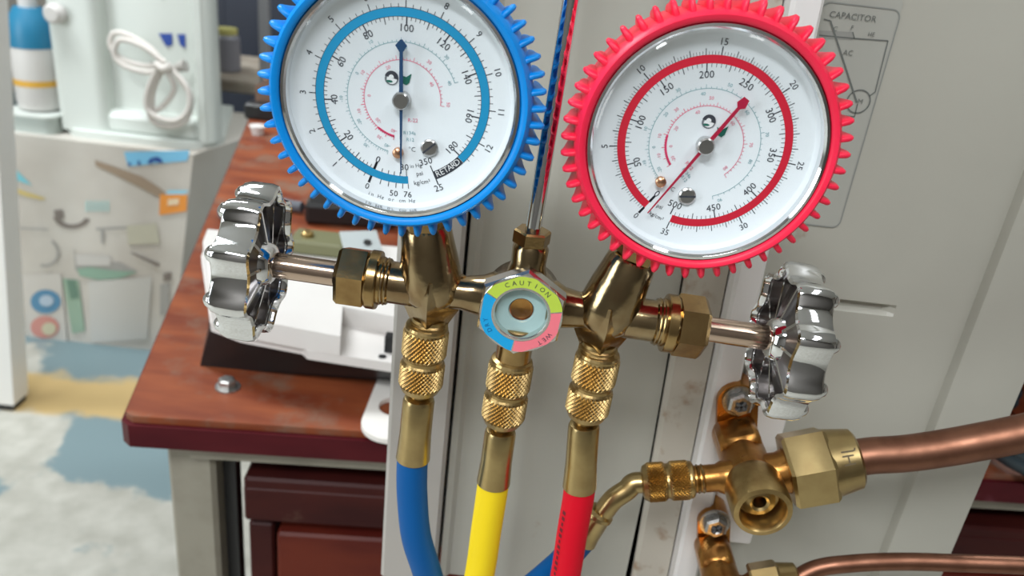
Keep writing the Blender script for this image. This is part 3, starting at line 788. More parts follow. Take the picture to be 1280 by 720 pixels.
line(l2(1038, 26), l2(1071, 128), 0.0006, GREYL, 0.0005)
cc = l2(1073, 127); rr = 0.0042
for i in range(24):
    a0, a1 = 2 * PI * i / 24, 2 * PI * (i + 1) / 24
    line((cc[0] + rr * cos(a0), cc[1] + rr * sin(a0)), (cc[0] + rr * cos(a1), cc[1] + rr * sin(a1)), 0.0005, GREYL)
def ltext(txt, px, py, size, m=GREYL):
    c = l2(px, py)
    add_text(lab, txt, size, m, lambda x, y: LB(c[0] + x, c[1] + y, 0.0006))
ltext('CAPACITOR', 1066, 21, 0.0030)
ltext('C', 1044, 36, 0.0022); ltext('F', 1065, 35, 0.0022); ltext('HE', 1089, 43, 0.0020)
ltext('AC', 1060, 66, 0.0026); ltext('M', 1075, 127, 0.0026); ltext('AC', 988, 14, 0.0026)
lab.add([LB(*l2(*p_), 0.0003) for p_ in ((1024, 38), (1066, 40), (1066, 50), (1024, 48))], [(0, 1, 2, 3)], mat('sticker_dark_grey', (0.28, 0.28, 0.26), 0.5))  # darker grey block on the sticker
lab.build('wiring_diagram', ac, smooth=0, label='printed wiring diagram sticker')

# ------------------------------------------------------------------ service valves (parts of the unit)
ROLL = rad(21)
def valve(ax, az, sc, name, lab_, yfront):
    """main axis along -Y through (ax, az); ports rolled by ROLL"""
    O = Vector((ax, 0, az)); rx = Vector((cos(ROLL), 0, sin(ROLL))); rz = Vector((-sin(ROLL), 0, cos(ROLL)))
    rl = Vector((-cos(rad(13)), 0, -sin(rad(13))))     # the hose port droops a little less than the pipe port rises
    Yp = 0.259
    def V(a, y, c): return O + rx * a * sc + rz * c * sc + Vector((0, y, 0)) - AL
    mb = MB()
    L = 0.298 - yfront
    # barrel back to front
    mb.lathe([(0.0088 * sc, 0.0), (0.0094 * sc, 0.004), (0.0094 * sc, L - 0.030 * sc), (0.0102 * sc, L - 0.024 * sc), (0.0102 * sc, L - 0.0185 * sc)], V(0, 0.298, 0), (0, -1, 0), BRASS_ORANGE, n=40)
    # lug with rounded top carrying the screw
    poly = [(-0.0085, -0.002), (0.0085, -0.002), (0.0119, 0.0165)] + [(0.0034 + 0.0085 * cos(a), 0.0165 + 0.0085 * sin(a)) for a in [PI * k / 10 for k in range(1, 10)]] + [(-0.0051, 0.0165)]
    mb.prism(poly, 0.2865, 0.298, BRASS_ORANGE, lambda a, c, t: V(a, t, c))
    # shoulder block between lug and barrel
    mb.box(V(0, 0.2785, 0.0035), (0.0165 * sc, 0.017, 0.0135 * sc), BRASS_ORANGE, rot=Matrix.Rotation(-ROLL, 4, 'Y'), bev=0.0022 * sc)
    # port bosses left and right
    mb.lathe([(0.0068 * sc, 0.0), (0.0064 * sc, 0.011 * sc), (0.0053 * sc, 0.013 * sc), (0.0053 * sc, 0.0225 * sc)], V(0, Yp, 0.001), rl, BRASS_ORANGE, n=28)
    mb.lathe([(0.0085 * sc, 0.0), (0.0078 * sc, 0.011 * sc), (0.0092 * sc, 0.0145 * sc), (0.0092 * sc, 0.018 * sc)], V(0, Yp, 0), rx, BRASS_ORANGE, n=28)
    body = mb.build(name, ac, smooth=40, label=lab_)
    # front collar, bored
    mb = MB()
    mb.lathe([(0.0100 * sc, 0.0), (0.0109 * sc, 0.002), (0.0112 * sc, 0.004), (0.0112 * sc, 0.0165 * sc), (0.0106 * sc, 0.0185 * sc), (0.0088 * sc, 0.0188 * sc), (0.0080 * sc, 0.0175 * sc), (0.0078 * sc, 0.010 * sc), (0.0062 * sc, 0.0095 * sc), (0.0060 * sc, 0.0125 * sc), (0.0036 * sc, 0.0135 * sc), (0.0026 * sc, 0.0128 * sc), (0.0024 * sc, 0.004 * sc), (0.0, 0.004 * sc)],
             V(0, yfront + 0.0188 * sc, 0), (0, -1, 0), BRASS_BRIGHT, n=48, cap1=False)
    mb.build('valve_collar', body, smooth=40)
    mb = MB(); mb.lathe([(0.00245 * sc, 0), (0.00245 * sc, 0.0002)], V(0, yfront + 0.0145 * sc, 0), (0, -1, 0), BLACK, n=20); mb.build('valve_core', body, label='dark valve bore')
    # screw
    mb = MB()
    c = V(0.0038, 0.2865, 0.0175)
    mb.lathe([(0.0068, 0.0), (0.0068, 0.001)], c, (0, -1, 0), ZINC, n=28)
    mb.lathe([(0.0052, 0.001), (0.0054, 0.0016), (0.0054, 0.0040), (0.0044, 0.0050), (0.0028, 0.0050), (0.002, 0.0042), (0, 0.0042)], c, (0, -1, 0), ZINC, n=6, cap1=False)
    for an in (30, 120):
        mb.box(c + Vector((0, -0.00505, 0)), (0.0052, 0.0006, 0.0011), INK_SOFT, rot=Matrix.Rotation(rad(an), 4, 'Y'))
    mb.build('mounting_screw', body, smooth=25)
    mb = MB()
    for k in range(2):
        mb.lathe([(0.0053 * sc, 0), (0.0058 * sc, 0.0006), (0.0053 * sc, 0.0012)], V(0, Yp, 0.001) + rl * (0.0195 - k * 0.0018) * sc, rl, BRASS, n=28, cap0=False, cap1=False)
    mb.build('thread', body)
    return V, rx, rl
V1, rx1, rl1 = valve(0.1008, 0.1255, 1.0, 'service_valve', 'upper brass service valve with knurled hose connection', 0.238)
bolt2 = at_y(885, 657, 0.285)
V2, rx2, rl2 = valve(bolt2.x + 0.0175 * 0.85 * sin(ROLL), bolt2.z - 0.0175 * 0.85 * cos(ROLL), 0.85, 'service_valve', 'lower brass service valve near the bottom edge', 0.245)

def knurl(mb, org, axis, r, h0, h1, m, n=64, rows=11, amp=0.00042):
    a = Vector(axis).normalized(); t = Vector((0, 0, 1)) if abs(a.z) < 0.9 else Vector((1, 0, 0))
    u = (t - a * t.dot(a)).normalized(); w = a.cross(u)
    vs = []; fs = []
    for i in range(rows + 1):
        h = h0 + (h1 - h0) * i / rows
        for k in range(n):
            th = 2 * PI * k / n
            edge = 0 if i in (0, rows) else 1
            rr = r + (amp if (i + k) % 2 == 0 else -amp) * edge
            vs.append(Vector(org) + a * h + (u * cos(th) + w * sin(th)) * rr)
    for i in range(rows):
        for k in range(n):
            k2 = (k + 1) % n
            A, B, C_, D = i * n + k, i * n + k2, (i + 1) * n + k2, (i + 1) * n + k
            if (i + k) % 2 == 0: fs += [(A, B, D), (B, C_, D)] if False else [(A, B, C_), (A, C_, D)]
            else: fs += [(A, B, D), (B, C_, D)]
    mb.add(vs, fs, m)
def coupler(parent, org, axis, length, R, name='coupling'):
    """knurled brass coupling: two knurled bands with groove"""
    q = MB(); L_ = length; mm = BRASS_BRIGHT
    q.lathe([(R * 0.80, 0), (R * 0.95, 0.0006), (R * 1.0, 0.0014), (R * 1.0, 0.0020)], org, axis, mm, n=40)
    knurl(q, org, axis, R, 0.0020, L_ * 0.46, mm)
    q.lathe([(R, L_ * 0.46), (R * 0.94, L_ * 0.485), (R * 0.94, L_ * 0.525), (R, L_ * 0.55)], org, axis, mm, n=40, cap0=False, cap1=False)
    knurl(q, org, axis, R, L_ * 0.55, L_ * 0.90, mm)
    q.lathe([(R, L_ * 0.90), (R * 0.88, L_ * 0.97), (R * 0.62, L_ * 1.0)], org, axis, mm, n=40, cap0=False)
    return q.build(name, parent, smooth=6)

# copper pipes with flare nuts
def flare_nut(parent, org, axis, sc, stamp=False):
    q = MB(); a = Vector(axis).normalized()
    ref = Vector((0, -1, 0)); 
    q.lathe([(0.0135 * sc, 0.0), (0.0146 * sc, 0.0012 * sc), (0.0146 * sc, 0.0145 * sc), (0.0134 * sc, 0.0158 * sc)], org, a, BRASS_SATIN, n=6, ref=(0.3, -0.85, 0.62))
    q.lathe([(0.0124 * sc, 0.0150 * sc), (0.0122 * sc, 0.0165 * sc), (0.0108 * sc, 0.0245 * sc), (0.0095 * sc, 0.0255 * sc), (0.0080 * sc, 0.0255 * sc)], org, a, BRASS_SATIN, n=40)
    o = q.build('flare_nut', parent, smooth=28)
    if stamp:
        q = MB()
        u = (Vector((0, -0.85, 0.80)) - a * Vector((0, -0.85, 0.80)).dot(a)).normalized(); w = a.cross(u)
        def fn(x, y):
            # letters run round the shoulder: x along circumference, y along the axis towards the nut
            h = 0.0218 - y; rr_ = (0.0122 + (0.0108 - 0.0122) * (h / 1.06 - 0.0165) / 0.008) * 1.06 + 0.00015
            th = x / 0.0118
            return Vector(org) + a * h + (u * cos(th) + w * sin(th)) * rr_
        add_text(q, 'JH', 0.0062, mat('stamp_shadow', (0.10, 0.07, 0.03), 0.6), fn)
        q.build('stamped_letters', o, smooth=0)
    return o
def pipe(name, label, Vf, rx, sc, r, pts, stamp):
    start = Vf(0.0135, 0.259, 0) + AL
    T = thing(name, label, 'pipe', Matrix.Translation(start), 'copper pipes on the service valves')
    flare_nut(T, (0, 0, 0), rx, sc * 1.06, stamp)
    q = MB(); P0 = Vector((0, 0, 0)) + rx * 0.020 * sc
    q.tube(catmull([P0] + [Vector(p_) - start for p_ in pts], 10), r, COPPER, 24); q.build('tube', T)
    q = MB(); q.lathe([(r * 1.06, 0), (r * 1.06, 0.0022)], rx * 0.0250 * sc, rx, COPPER, n=28); q.build('flare_collar', T)
    return T
big_pts = [at_y(1085, 570, 0.259), at_y(1130, 567, 0.2585), at_y(1180, 560, 0.258), at_y(1230, 551, 0.257), at_y(1280, 541, 0.256), at_y(1400, 515, 0.255), at_y(1500, 520, 0.27), at_y(1560, 570, 0.30)]
pipe('copper_pipe', 'thick copper pipe leaving the upper flare nut to the right', V1, rx1, 1.0, 0.0070, big_pts, True)
sm_pts = [at_y(1020, 711, 0.262), at_y(1070, 704, 0.262), at_y(1130, 702, 0.262), at_y(1200, 704, 0.262), at_y(1280, 707, 0.262), at_y(1400, 712, 0.265), at_y(1520, 740, 0.28)]
pipe('copper_pipe', 'thin copper pipe along the bottom edge from the lower valve', V2, rx2, 0.72, 0.0036, sm_pts, False)

# ================================================================== manifold gauge set
MO = at_y(650, 393, 0.235)
MM = Matrix.Translation(MO) @ Matrix.Rotation(rad(2.0), 4, 'Y')
man = thing('manifold_gauge_set', 'brass refrigeration manifold with blue and red gauges hanging in front of the unit', 'gauge set', MM)
def U(u, v, w=0.0):            # manifold millimetres -> local metres
    return Vector((u, -w, v)) * 0.001
AXV = 4.7                       # height of the valve axis
body = MB()
ax = Vector((1, 0, 0)); mmf = lambda pr: [(r_ * 0.001, h_ * 0.001) for r_, h_ in pr]
# horizontal barrel left to right
body.lathe(mmf([(7.6, 0), (7.6, 2.0), (6.9, 2.6), (6.9, 12.0), (6.3, 16), (5.6, 26), (6.8, 32), (8.4, 35), (8.4, 37.2), (4.6, 38.5), (4.6, 52.5), (8.4, 53.8), (8.4, 56), (6.8, 59), (5.6, 66), (6.3, 76), (6.9, 80), (6.9, 88.5), (7.6, 89), (7.6, 91)]), U(-45.5, AXV), ax, BRASS_BODY, n=44)
# gauge ports: tapered blocks leaning outward, faceted foot
for (u0, ur, tip) in ((-29.3, -32.2, (-12.4, 61.7)), (27.3, 31.0, (15.0, 62.0))):
    d = Vector((tip[0], 0, tip[1])).normalized()
    org = U(u0, AXV)
    body.lathe(mmf([(7.4, -4.5), (9.3, -2), (9.9, 3), (9.3, 10), (8.5, 16), (8.0, 20.3), (7.4, 21.6), (5.4, 21.9)]), org, d, BRASS_BODY, n=40)
    # four-sided pyramid foot down to the hose port
    body.lathe(mmf([(10.2, 6), (11.6, -1), (9.0, -7), (6.4, -12.0)]), org, (0, 0, 1), BRASS_BODY, n=4, ref=(0.0, -1, 0))
    body.lathe(mmf([(5.7, -10.5), (5.9, -12.0), (5.9, -15.2)]), org, (0, 0, 1), BRASS_BRIGHT, n=32)
    for k in range(2): body.lathe(mmf([(5.9, 0), (6.5, 0.5), (5.9, 1.0)]), org + U(0, -12.6 - 1.3 * k), (0, 0, 1), BRASS_BRIGHT, n=32, cap0=False, cap1=False)
# centre boss: up to hook, down to hose, forward to sight glass
body.lathe(mmf([(4.4, 0), (4.4, 7), (8.0, 7.5), (6.2, 11), (5.6, 14), (5.8, 19), (5.0, 20.5)]), U(0, AXV), (0, 0, 1), BRASS_BODY, n=36)
body.lathe(mmf([(4.4, 0), (4.4, -7), (8.0, -7.5), (6.0, -14), (5.9, -24.5)]), U(0, AXV), (0, 0, 1), BRASS, n=36)
body.lathe(mmf([(11.2, -9), (12.4, -6), (12.4, 4.0)]), U(0, AXV), (0, -1, 0), BRASS_BODY, n=40)
body.build('manifold_body', man, smooth=38)
# hook nut + hook rod
b = MB(); b.lathe(mmf([(5.6, 0), (6.0, 0.5), (6.0, 4.2), (5.4, 4.8)]), U(-0.2, AXV + 20.2), (0, 0, 1), BRASS, n=6, ref=(0.35, 1, 0)); b.build('hook_nut', man, smooth=20)
b = MB()
top = ZT + 0.016 - MO.z
hook = [U(-0.2, 25), U(0, 90), U(0.3, 150), U(0, 260), Vector((0, 0.0, top - 0.02)), Vector((0, 0.006, top + 0.004)), Vector((0, 0.026, top + 0.014)), Vector((0, 0.066, top + 0.006)), Vector((0, 0.095, top + 0.0045))]
b.tube(catmull(hook, 10), 0.00245, CHROME, 20); b.build('hook', man, label='chrome hanging hook rod')

# stems, packing nuts, hand wheels
def wheel(side):
    sg = -1 if side == 'left' else 1
    A = Vector((sg, 0, 0))
    u_nut = 45.0
    c0 = U(sg * u_nut, AXV)
    q = MB()
    q.lathe(mmf([(7.4, -1.2), (7.9, -0.6), (7.4, 0.0), (7.9, 0.6), (7.9, 1.4), (9.4, 1.6), (9.6, 2.0), (9.6, 4.6), (9.2, 5.2)]), c0, A, BRASS, n=40)
    q.lathe(mmf([(9.3, 5.0), (10.3, 5.6), (10.3, 13.6), (9.2, 14.8), (5.0, 14.9)]), c0, A, BRASS, n=6, ref=((0, -1, 0.36) if side == 'left' else (0, 0.40, 1)))
    q.build('packing_nut', man, smooth=25)
    q = MB()
    q.lathe(mmf([(4.5, 14.0), (4.5, 15.6), (4.15, 16), (4.15, 38.5), (3.6, 38.6), (3.6, 40.4), (4.6, 40.6), (4.6, 46)]), c0, A, STEM, n=32)
    q.build('valve_stem', man)
    # wheel: open cup towards the manifold, eight lobes
    hub0 = 82.5; u0 = 83.0
    base = U(sg * u0, AXV)
    def lob(r_, th, h_):
        k = max(0.0, min(1.0, (r_ - 0.010) / 0.010))
        return r_ + k * (0.0033 * (0.5 + 0.5 * cos(9 * th)) ** 1.5 - 0.0016)
    q = MB()
    # profile: inner wall -> inner rim -> outer side -> outer face
    q.lathe(mmf([(21.6, 1.5), (21.9, -0.8), (22.6, -1.5), (23.6, -1.0), (24.1, 1.0), (23.9, 7.6), (23.1, 9.8), (21.0, 10.8), (8.0, 10.4), (0.0, 10.0)]), base, A, CHROME, n=126, rfun=lob, cap0=False, cap1=False, ref=(0.0, 0.30, 1.0))
    # nub on the outer face of each lobe
    t0 = Vector((0.0, 0.30, 1.0)).normalized(); u_ = (t0 - A * t0.dot(A)).normalized(); w_ = A.cross(u_)
    for k in range(9):
        th = k * 2 * PI / 9
        c = base + A * 0.0092 + (u_ * cos(th) + w_ * sin(th)) * 0.0212
        q.lathe(mmf([(2.9, 0), (2.8, 1.2), (2.2, 2.4), (1.1, 3.2), (0, 3.5)]), c, A, CHROME, n=20, cap0=False, cap1=False)
    rim = q.build('hand_wheel', man, smooth=40, label='chrome hand wheel on the %s end' % side)
    q = MB(); q.lathe(mmf([(5.0, -2.5), (6.2, -1.8), (7.4, 0.5), (9.0, 5.0)]), base, A, CHROME, n=36); q.build('hub', rim)
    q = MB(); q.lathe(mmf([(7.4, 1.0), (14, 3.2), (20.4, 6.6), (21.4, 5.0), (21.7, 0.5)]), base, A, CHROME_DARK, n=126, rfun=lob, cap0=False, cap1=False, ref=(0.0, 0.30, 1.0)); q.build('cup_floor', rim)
    for k in range(9):
        th = (k + 0.5) * 2 * PI / 9
        e1 = u_ * cos(th) + w_ * sin(th); e2 = A.cross(e1)
        pts = []
        for (rr_, hh) in ((7.0, -0.2), (20.6, 2.2), (20.4, 7.5), (7.0, 7.5)):
            for s_ in (-0.5, 0.5):
                pts.append(base + A * hh * 0.001 + e1 * rr_ * 0.001 + e2 * s_ * 0.001)
        q = MB(); q.add(pts, [(0, 2, 4, 6), (1, 7, 5, 3), (0, 1, 3, 2), (2, 3, 5, 4), (4, 5, 7, 6), (6, 7, 1, 0)], CHROME); q.build('spoke', rim, smooth=0)
wheel('left'); wheel('right')

# sight glass
Cs = U(0, AXV)
FW = 10.0                      # face distance towards the viewer (mm)
q = MB()
def sg(x, y, w): return Cs + Vector((x, -w, y)) * 0.001
q.lathe(mmf([(13.2, 2.5), (15.0, 4.0), (15.0, 8.6), (14.2, FW - 0.4), (10.4, FW - 0.4)]), Cs, (0, -1, 0), HEXM, n=6, ref=(0.03, 0, 1), cap1=False)
q.lathe(mmf([(13.25, FW - 0.6), (13.0, FW), (8.6, FW), (8.3, FW - 0.5), (8.2, FW - 3.2)]), Cs, (0, -1, 0), HEXM, n=64, cap0=False, cap1=False)
sight = q.build('sight_glass', man, smooth=28, label='hex sight glass with green, pink and blue label')
q = MB()
q.lathe(mmf([(8.3, FW - 3.2), (7.0, FW - 3.0), (4.2, FW - 3.3), (3.7, FW - 4.5)]), Cs, (0, -1, 0), TEALG, n=48, cap0=False, cap1=False)
q.build('indicator_disc', sight, label='pale teal indicator ring')
q = MB(); q.lathe(mmf([(3.75, FW - 4.0), (3.5, FW - 4.7), (2.4, FW - 5.2), (0, FW - 5.3)]), Cs, (0, -1, 0), BRASS_ORANGE, n=32, cap0=False, cap1=False); q.build('brass_bore', sight)
q = MB(); q.lathe(mmf([(8.2, FW - 1.6), (5, FW - 1.2), (2, FW - 1.05), (0.0, FW - 1.0)]), Cs, (0, -1, 0), LENS, n=48, cap0=False, cap1=False); q.build('lens', sight)
q = MB()
def hexr(a):   # outline of the label: hexagon cut by circle
    a = a - 1.7
    k = ((a + 30) % 60) - 30
    apo = 12.75
    return min(13.3, 14.6 * cos(rad(30)) / cos(rad(((a) % 60) - 30)))
def sector(a0, a1, m):
    k = 40; vs = []
    for i in range(k + 1):
        a = a0 + (a1 - a0) * i / k; r1 = hexr(a) - 0.25
        vs += [sg(9.3 * sin(rad(a)), 9.3 * cos(rad(a)), FW + 0.08), sg(r1 * sin(rad(a)), r1 * cos(rad(a)), FW + 0.08)]
    q.add(vs, [(2 * i, 2 * i + 1, 2 * i + 3, 2 * i + 2) for i in range(k)], m)
OFF = -7
sector(305 + OFF, 445 + OFF - 2, LBL_GREEN); sector(85 + OFF, 191 + OFF, LBL_PINK); sector(193 + OFF, 303 + OFF, LBL_BLUE)
def arc_text(mb, txt, r, a_mid, da, size, m, P, inward=False, w=0.0):
    n_ = len(txt)
    for i, ch in enumerate(txt):
        if ch == ' ': continue
        a = rad(a_mid + (i - (n_ - 1) / 2) * da)
        def fn(x, y, a=a):
            rr_ = r + y
            return P(rr_ * sin(a) + x * cos(a), rr_ * cos(a) - x * sin(a), w)
        add_text(mb, ch, size, m, fn)
arc_text(q, 'CAUTION', 10.9, 12 + OFF, 12.0, 2.2, INK, lambda x, y, w: sg(x, y, FW + 0.14))
arc_text(q, 'WET', 11.2, 138 + OFF, 9.5, 2.1, INK, lambda x, y, w: sg(x, y, FW + 0.14))
arc_text(q, 'DRY', 11.2, 250 + OFF, 9.5, 2.1, mat('dark_blue_ink', (0.0, 0.10, 0.30), 0.6), lambda x, y, w: sg(x, y, FW + 0.14))
q.build('moisture_label', sight, smooth=0)

# ------------------------------------------------------------------ gauges
DW = 13.5                      # dial plane in front of the manifold axis (mm)
def gauge(side):
    low = side == 'low'
    hu, hv = (-42.0, 66.6) if low else (42.6, 66.8)
    G = U(hu, hv, DW)
    def gp(x, y, c=0.0): return Vector((x, -c, y)) * 0.001       # in gauge-local mm; c toward the viewer
    boot_m = BLUE_BOOT if low else RED_BOOT
    q = MB()
    prof = [(0, -20), (26, -20), (31, -18.5), (33.2, -16), (33.4, 3.0), (32.6, 4.6), (31.8, 4.8), (31.2, 4.2), (31.0, 1.6)]
    q.lathe(mmf(prof), (0, 0, 0), (0, -1, 0), CHROME, n=96, cap0=False, cap1=False)
    case = q.build('gauge_case', man, smooth=40, label=('blue low-pressure gauge' if low else 'red high-pressure gauge'))
    case.location = G
    # boot ring
    q = MB()
    prof = [(33.5, -17), (35.2, -17.2), (35.8, -16), (36.2, -6), (36.2, 2.0), (35.7, 4.4), (34.8, 5.6), (33.6, 5.4), (33.0, 4.6), (33.3, 2), (33.5, -2), (33.5, -17)]
    q.lathe(mmf(prof), (0, 0, 0), (0, -1, 0), boot_m, n=104, cap0=False, cap1=False)
    nt_ = 52
    for k in range(nt_):
        th = 2 * PI * (k + 0.3) / nt_
        er = Vector((sin(th), 0, cos(th))); et = Vector((cos(th), 0, -sin(th))); ec = Vector((0, -1, 0))
        # tapered rib with rounded front, protruding radially
        secs = [(-12, 36.2, 37.6, 0.85), (-4, 36.0, 38.9, 0.8), (0.2, 35.8, 39.9, 0.85), (1.8, 35.6, 39.8, 0.8), (3.0, 35.2, 38.9, 0.66), (3.7, 35.0, 37.0, 0.45)]
        vs = []; fs = []
        for c_, r0, r1, hw in secs:
            for rr_, ww in ((r0, hw * 1.25), (r1 - 0.7, hw), (r1, hw * 0.45), (r1, -hw * 0.45), (r1 - 0.7, -hw), (r0, -hw * 1.25)):
                vs.append((er * rr_ + et * ww + ec * c_) * 0.001)
        for i in range(len(secs) - 1):
            for j in range(5): fs.append((i * 6 + j, i * 6 + j + 1, (i + 1) * 6 + j + 1, (i + 1) * 6 + j))
        fs.append(tuple(range(6))); fs.append(tuple(30 + j for j in reversed(range(6))))
        q.add(vs, fs, boot_m)
    q.build('protective_boot', case, smooth=50, label=('blue toothed rubber boot' if low else 'red toothed rubber boot'))
    # dial: flat plate, flaring white wall
    q = MB(); q.lathe(mmf([(31.0, 1.7), (30.4, 0.5), (29.8, 0.05), (0.0, 0.0)]), (0, 0, 0), (0, -1, 0), DIAL, n=96, cap0=False, cap1=False); q.build('dial_plate', case, smooth=40)
    # lens with bevelled edge
    q = MB(); q.lathe(mmf([(31.3, 4.2), (31.0, 4.9), (30.4, 5.3), (0.0, 5.5)]), (0, 0, 0), (0, -1, 0), LENS, n=96, cap0=False, cap1=False); q.build('lens', case, smooth=20)
    # stem and nut to the manifold port
    q = MB()
    tgt = (U(-29.3, AXV) if low else U(27.3, AXV)) - G
    src = Vector((0, (DW - 4) * 0.001, 0)); dd = (tgt - src).normalized()
    q.lathe(mmf([(5.0, 34.0), (5.0, 44.5)]), src, dd, BRASS, n=28)
    q.lathe(mmf([(6.6, 36.4), (7.0, 36.8), (7.0, 41.4), (6.4, 42)]), src, dd, BRASS, n=6)
    q.build('gauge_stem', case, smooth=25)
    # --- dial printing
    pr = MB()
    def pol(r_, a, c): return gp(r_ * sin(rad(a)), r_ * cos(rad(a)), c)
    def arc(r0, r1, a0, a1, m, c, k=None):
        k = k or max(4, int(abs(a1 - a0) / 2.5)); vs = []
        for i in range(k + 1):
            a = a0 + (a1 - a0) * i / k; vs += [pol(r0, a, c), pol(r1, a, c)]
        pr.add(vs, [(2 * i, 2 * i + 1, 2 * i + 3, 2 * i + 2) for i in range(k)], m)
    def tick(a, r0, r1, wd, m, c=0.12):
        h = math.degrees(wd / 2 / ((r0 + r1) / 2))
        pr.add([pol(r0, a - h, c), pol(r1, a - h, c), pol(r1, a + h, c), pol(r0, a + h, c)], [(0, 1, 2, 3)], m)
    def radial(txt, r_, a, size, m, flat=None, sx=1.0):
        """text centred at polar position, upright along the radius (or turned by flat)"""
        aa = rad(a); rot = rad(a if flat is None else flat)
        cx_, cy_ = r_ * sin(aa), r_ * cos(aa)
        add_text(pr, txt, size, m, lambda x, y: gp(cx_ + x * cos(rot) + y * sin(rot), cy_ - x * sin(rot) + y * cos(rot), 0.14), sx)
    R0, R1 = 21.9, 24.1
    if low:
        a0 = 197.0; s1 = 1.613; s2 = 22.9
        arc(R0, R1, 171, 489, BAND_BLUE, 0.10)
        arc(R0 - 0.12, R0, 197, 489, INK, 0.11); arc(R1, R1 + 0.12, 197, 489, INK, 0.11)
        arc(R0 - 0.1, R1 + 0.1, 129.2, 151.5, INK, 0.13)
        arc_text(pr, 'RETARD', 23.0, 140.4, -3.5, 2.3, WHITE_INK, lambda x, y, w: gp(x, y, 0.18)) if False else None
        # RETARD reads left to right along the bottom right, tops inward
        for i, ch in enumerate('RETARD'):
            a = rad(148.6 - i * 3.28)
            add_text(pr, ch, 2.5, WHITE_INK, lambda x, y, a=a: gp((22.95 - y) * sin(a) - x * cos(a), (22.95 - y) * cos(a) + x * sin(a), 0.18), 0.95)
        tick(151.5, R0 - 2.0, R1 + 1.8, 0.3, INK)
        for k in range(0, 91):
            a = a0 + k * 2 * s1
            big, med = k % 10 == 0, k % 5 == 0
            tick(a, R0 - (2.4 if big else 1.9 if med else 1.0), R0, 0.34 if big else 0.22 if med else 0.15, INK)
        for k in range(0, 61):
            a = a0 + k * 0.2 * s2
            big = k % 5 == 0
            tick(a, R1, R1 + (1.9 if big else 1.0), 0.24 if big else 0.15, INK)
        for k in range(61, 64): tick(a0 + k * 0.2 * s2, R1, R1 + 1.0, 0.15, INK)
        tick(a0, R0 - 2.2, R0, 0.7, INK); tick(a0, R1, R1 + 2.2, 0.7, INK)
        for a in (191, 186, 181.5, 177, 172): tick(a, R0 - (1.8 if a == 172 else 1.1), R0, 0.2, INK)
        for a in (190, 184.5, 179.5, 175, 171.2): tick(a, R1, R1 + 1.5, 0.2, INK)
        for k in range(0, 10): radial(str(k * 20), 18.9, a0 + k * 20 * s1, 2.75, INK if k else INK, flat=(None if 2 <= k < 9 else (a0 + k * 20 * s1 + 180 if k in (0, 1, 9) else None)))
        for k in range(0, 13): radial(str(k), 27.6 if k < 10 else 27.4, a0 + k * s2, 2.5, INK, flat=(a0 + k * s2 + 180 if k in (0, 12) else None))
        radial('30', 19.3, 173.5, 2.6, INK, flat=-6); radial('350', 18.5, 154, 2.6, INK, flat=-22)
        radial('50', 27.4, 180.5, 2.5, INK, flat=0); radial('76', 27.4, 172, 2.5, INK, flat=-4); radial('25', 26.9, 152, 2.7, INK, flat=-26)
        arc_b = 'in Hg or cm Hg'
        for i, ch in enumerate(arc_b):
            if ch == ' ': continue
            a = rad(194.5 - i * 2.0)
            add_text(pr, ch, 1.6, INK_SOFT, lambda x, y, a=a: gp((29.3 - y) * sin(a) - x * cos(a), (29.3 - y) * cos(a) + x * sin(a), 0.14))
        radial('in Hg', 19.0, 163.5, 1.6, INK_SOFT, flat=-14); radial('psi', 21.4, 161.8, 1.8, INK, flat=-16); radial('kg/cm²', 24.0, 161.5, 1.8, INK, flat=-16)
        radial('°C', 14.2, 164, 1.9, INK_SOFT, flat=-6)
        te0, te1, pk0, pk1 = 190.6, 424.7, 187.7, 451.1
        ntext = [('R-22', INK_PINK, 6.4, 148, 1.5), ('R134a', INK_TEAL, 9.5, 163, 1.4), ('R12', INK_TEAL, 11.4, 164, 1.4)]
        tt = ['-40', '-30', '-20', '-10', '0', '10', '20', '30', '40']
        tang = [193, 212, 235, 262, 292, 325, 358, 400, 423]
        pt = ['-40', '-30', '-20', '-10', '0', '10', '20', '30', '40', '50']
        pang = [190, 205, 222, 246, 268, 296, 330, 30 + 360, 55 + 360, 448]
        thick = (187.7, 215)
    else:
        a0 = 211.8; s1 = 0.682; s2 = 9.69
        arc(R0, R1, 211.4, 551, BAND_RED, 0.10)
        for k in range(0, 101):
            a = a0 + k * 5 * s1; big = k % 10 == 0; med = k % 5 == 0
            tick(a, R0 - (2.4 if big else 1.7 if med else 1.0), R0, 0.30 if big else 0.2 if med else 0.14, INK)
        for k in range(0, 176, 1):
            if k % 1: continue
            a = a0 + k * 0.2 * s2; big = k % 25 == 0; med = k % 5 == 0
            tick(a, R1, R1 + (2.2 if big else 1.7 if med else 0.95), 0.3 if big else 0.2 if med else 0.11, INK)
        tick(a0, R0 - 2.2, R0, 0.7, INK); tick(a0, R1, R1 + 2.2, 0.7, INK)
        for k in range(0, 11):
            a = a0 + k * 50 * s1; radial(str(k * 50), 18.9, a, 2.75, INK, flat=(a + 180 if k in (0, 8, 9, 10) else None))
        for k in range(0, 8):
            a = a0 + k * 5 * s2; radial(str(k * 5), 27.5, a, 2.5, INK, flat=(a + 180 if k in (0, 6, 7) else None))
        radial('psi', 21.3, 203, 1.7, INK, flat=18); radial('kg/cm²', 24.2, 201, 1.7, INK, flat=20); radial('°C', 15.2, 204, 1.8, INK_SOFT, flat=20)
        te0, te1, pk0, pk1 = 224.9, 518.2, 228.4, 495.3
        ntext = [('R-22', INK_PINK, 7.2, 203, 1.5), ('R134a', INK_TEAL, 9.3, 199, 1.4), ('R12', INK_TEAL, 11.0, 198, 1.4)]
        tt = ['-20', '-10', '0', '10', '20', '30', '40', '50', '60', '70', '80', '90']
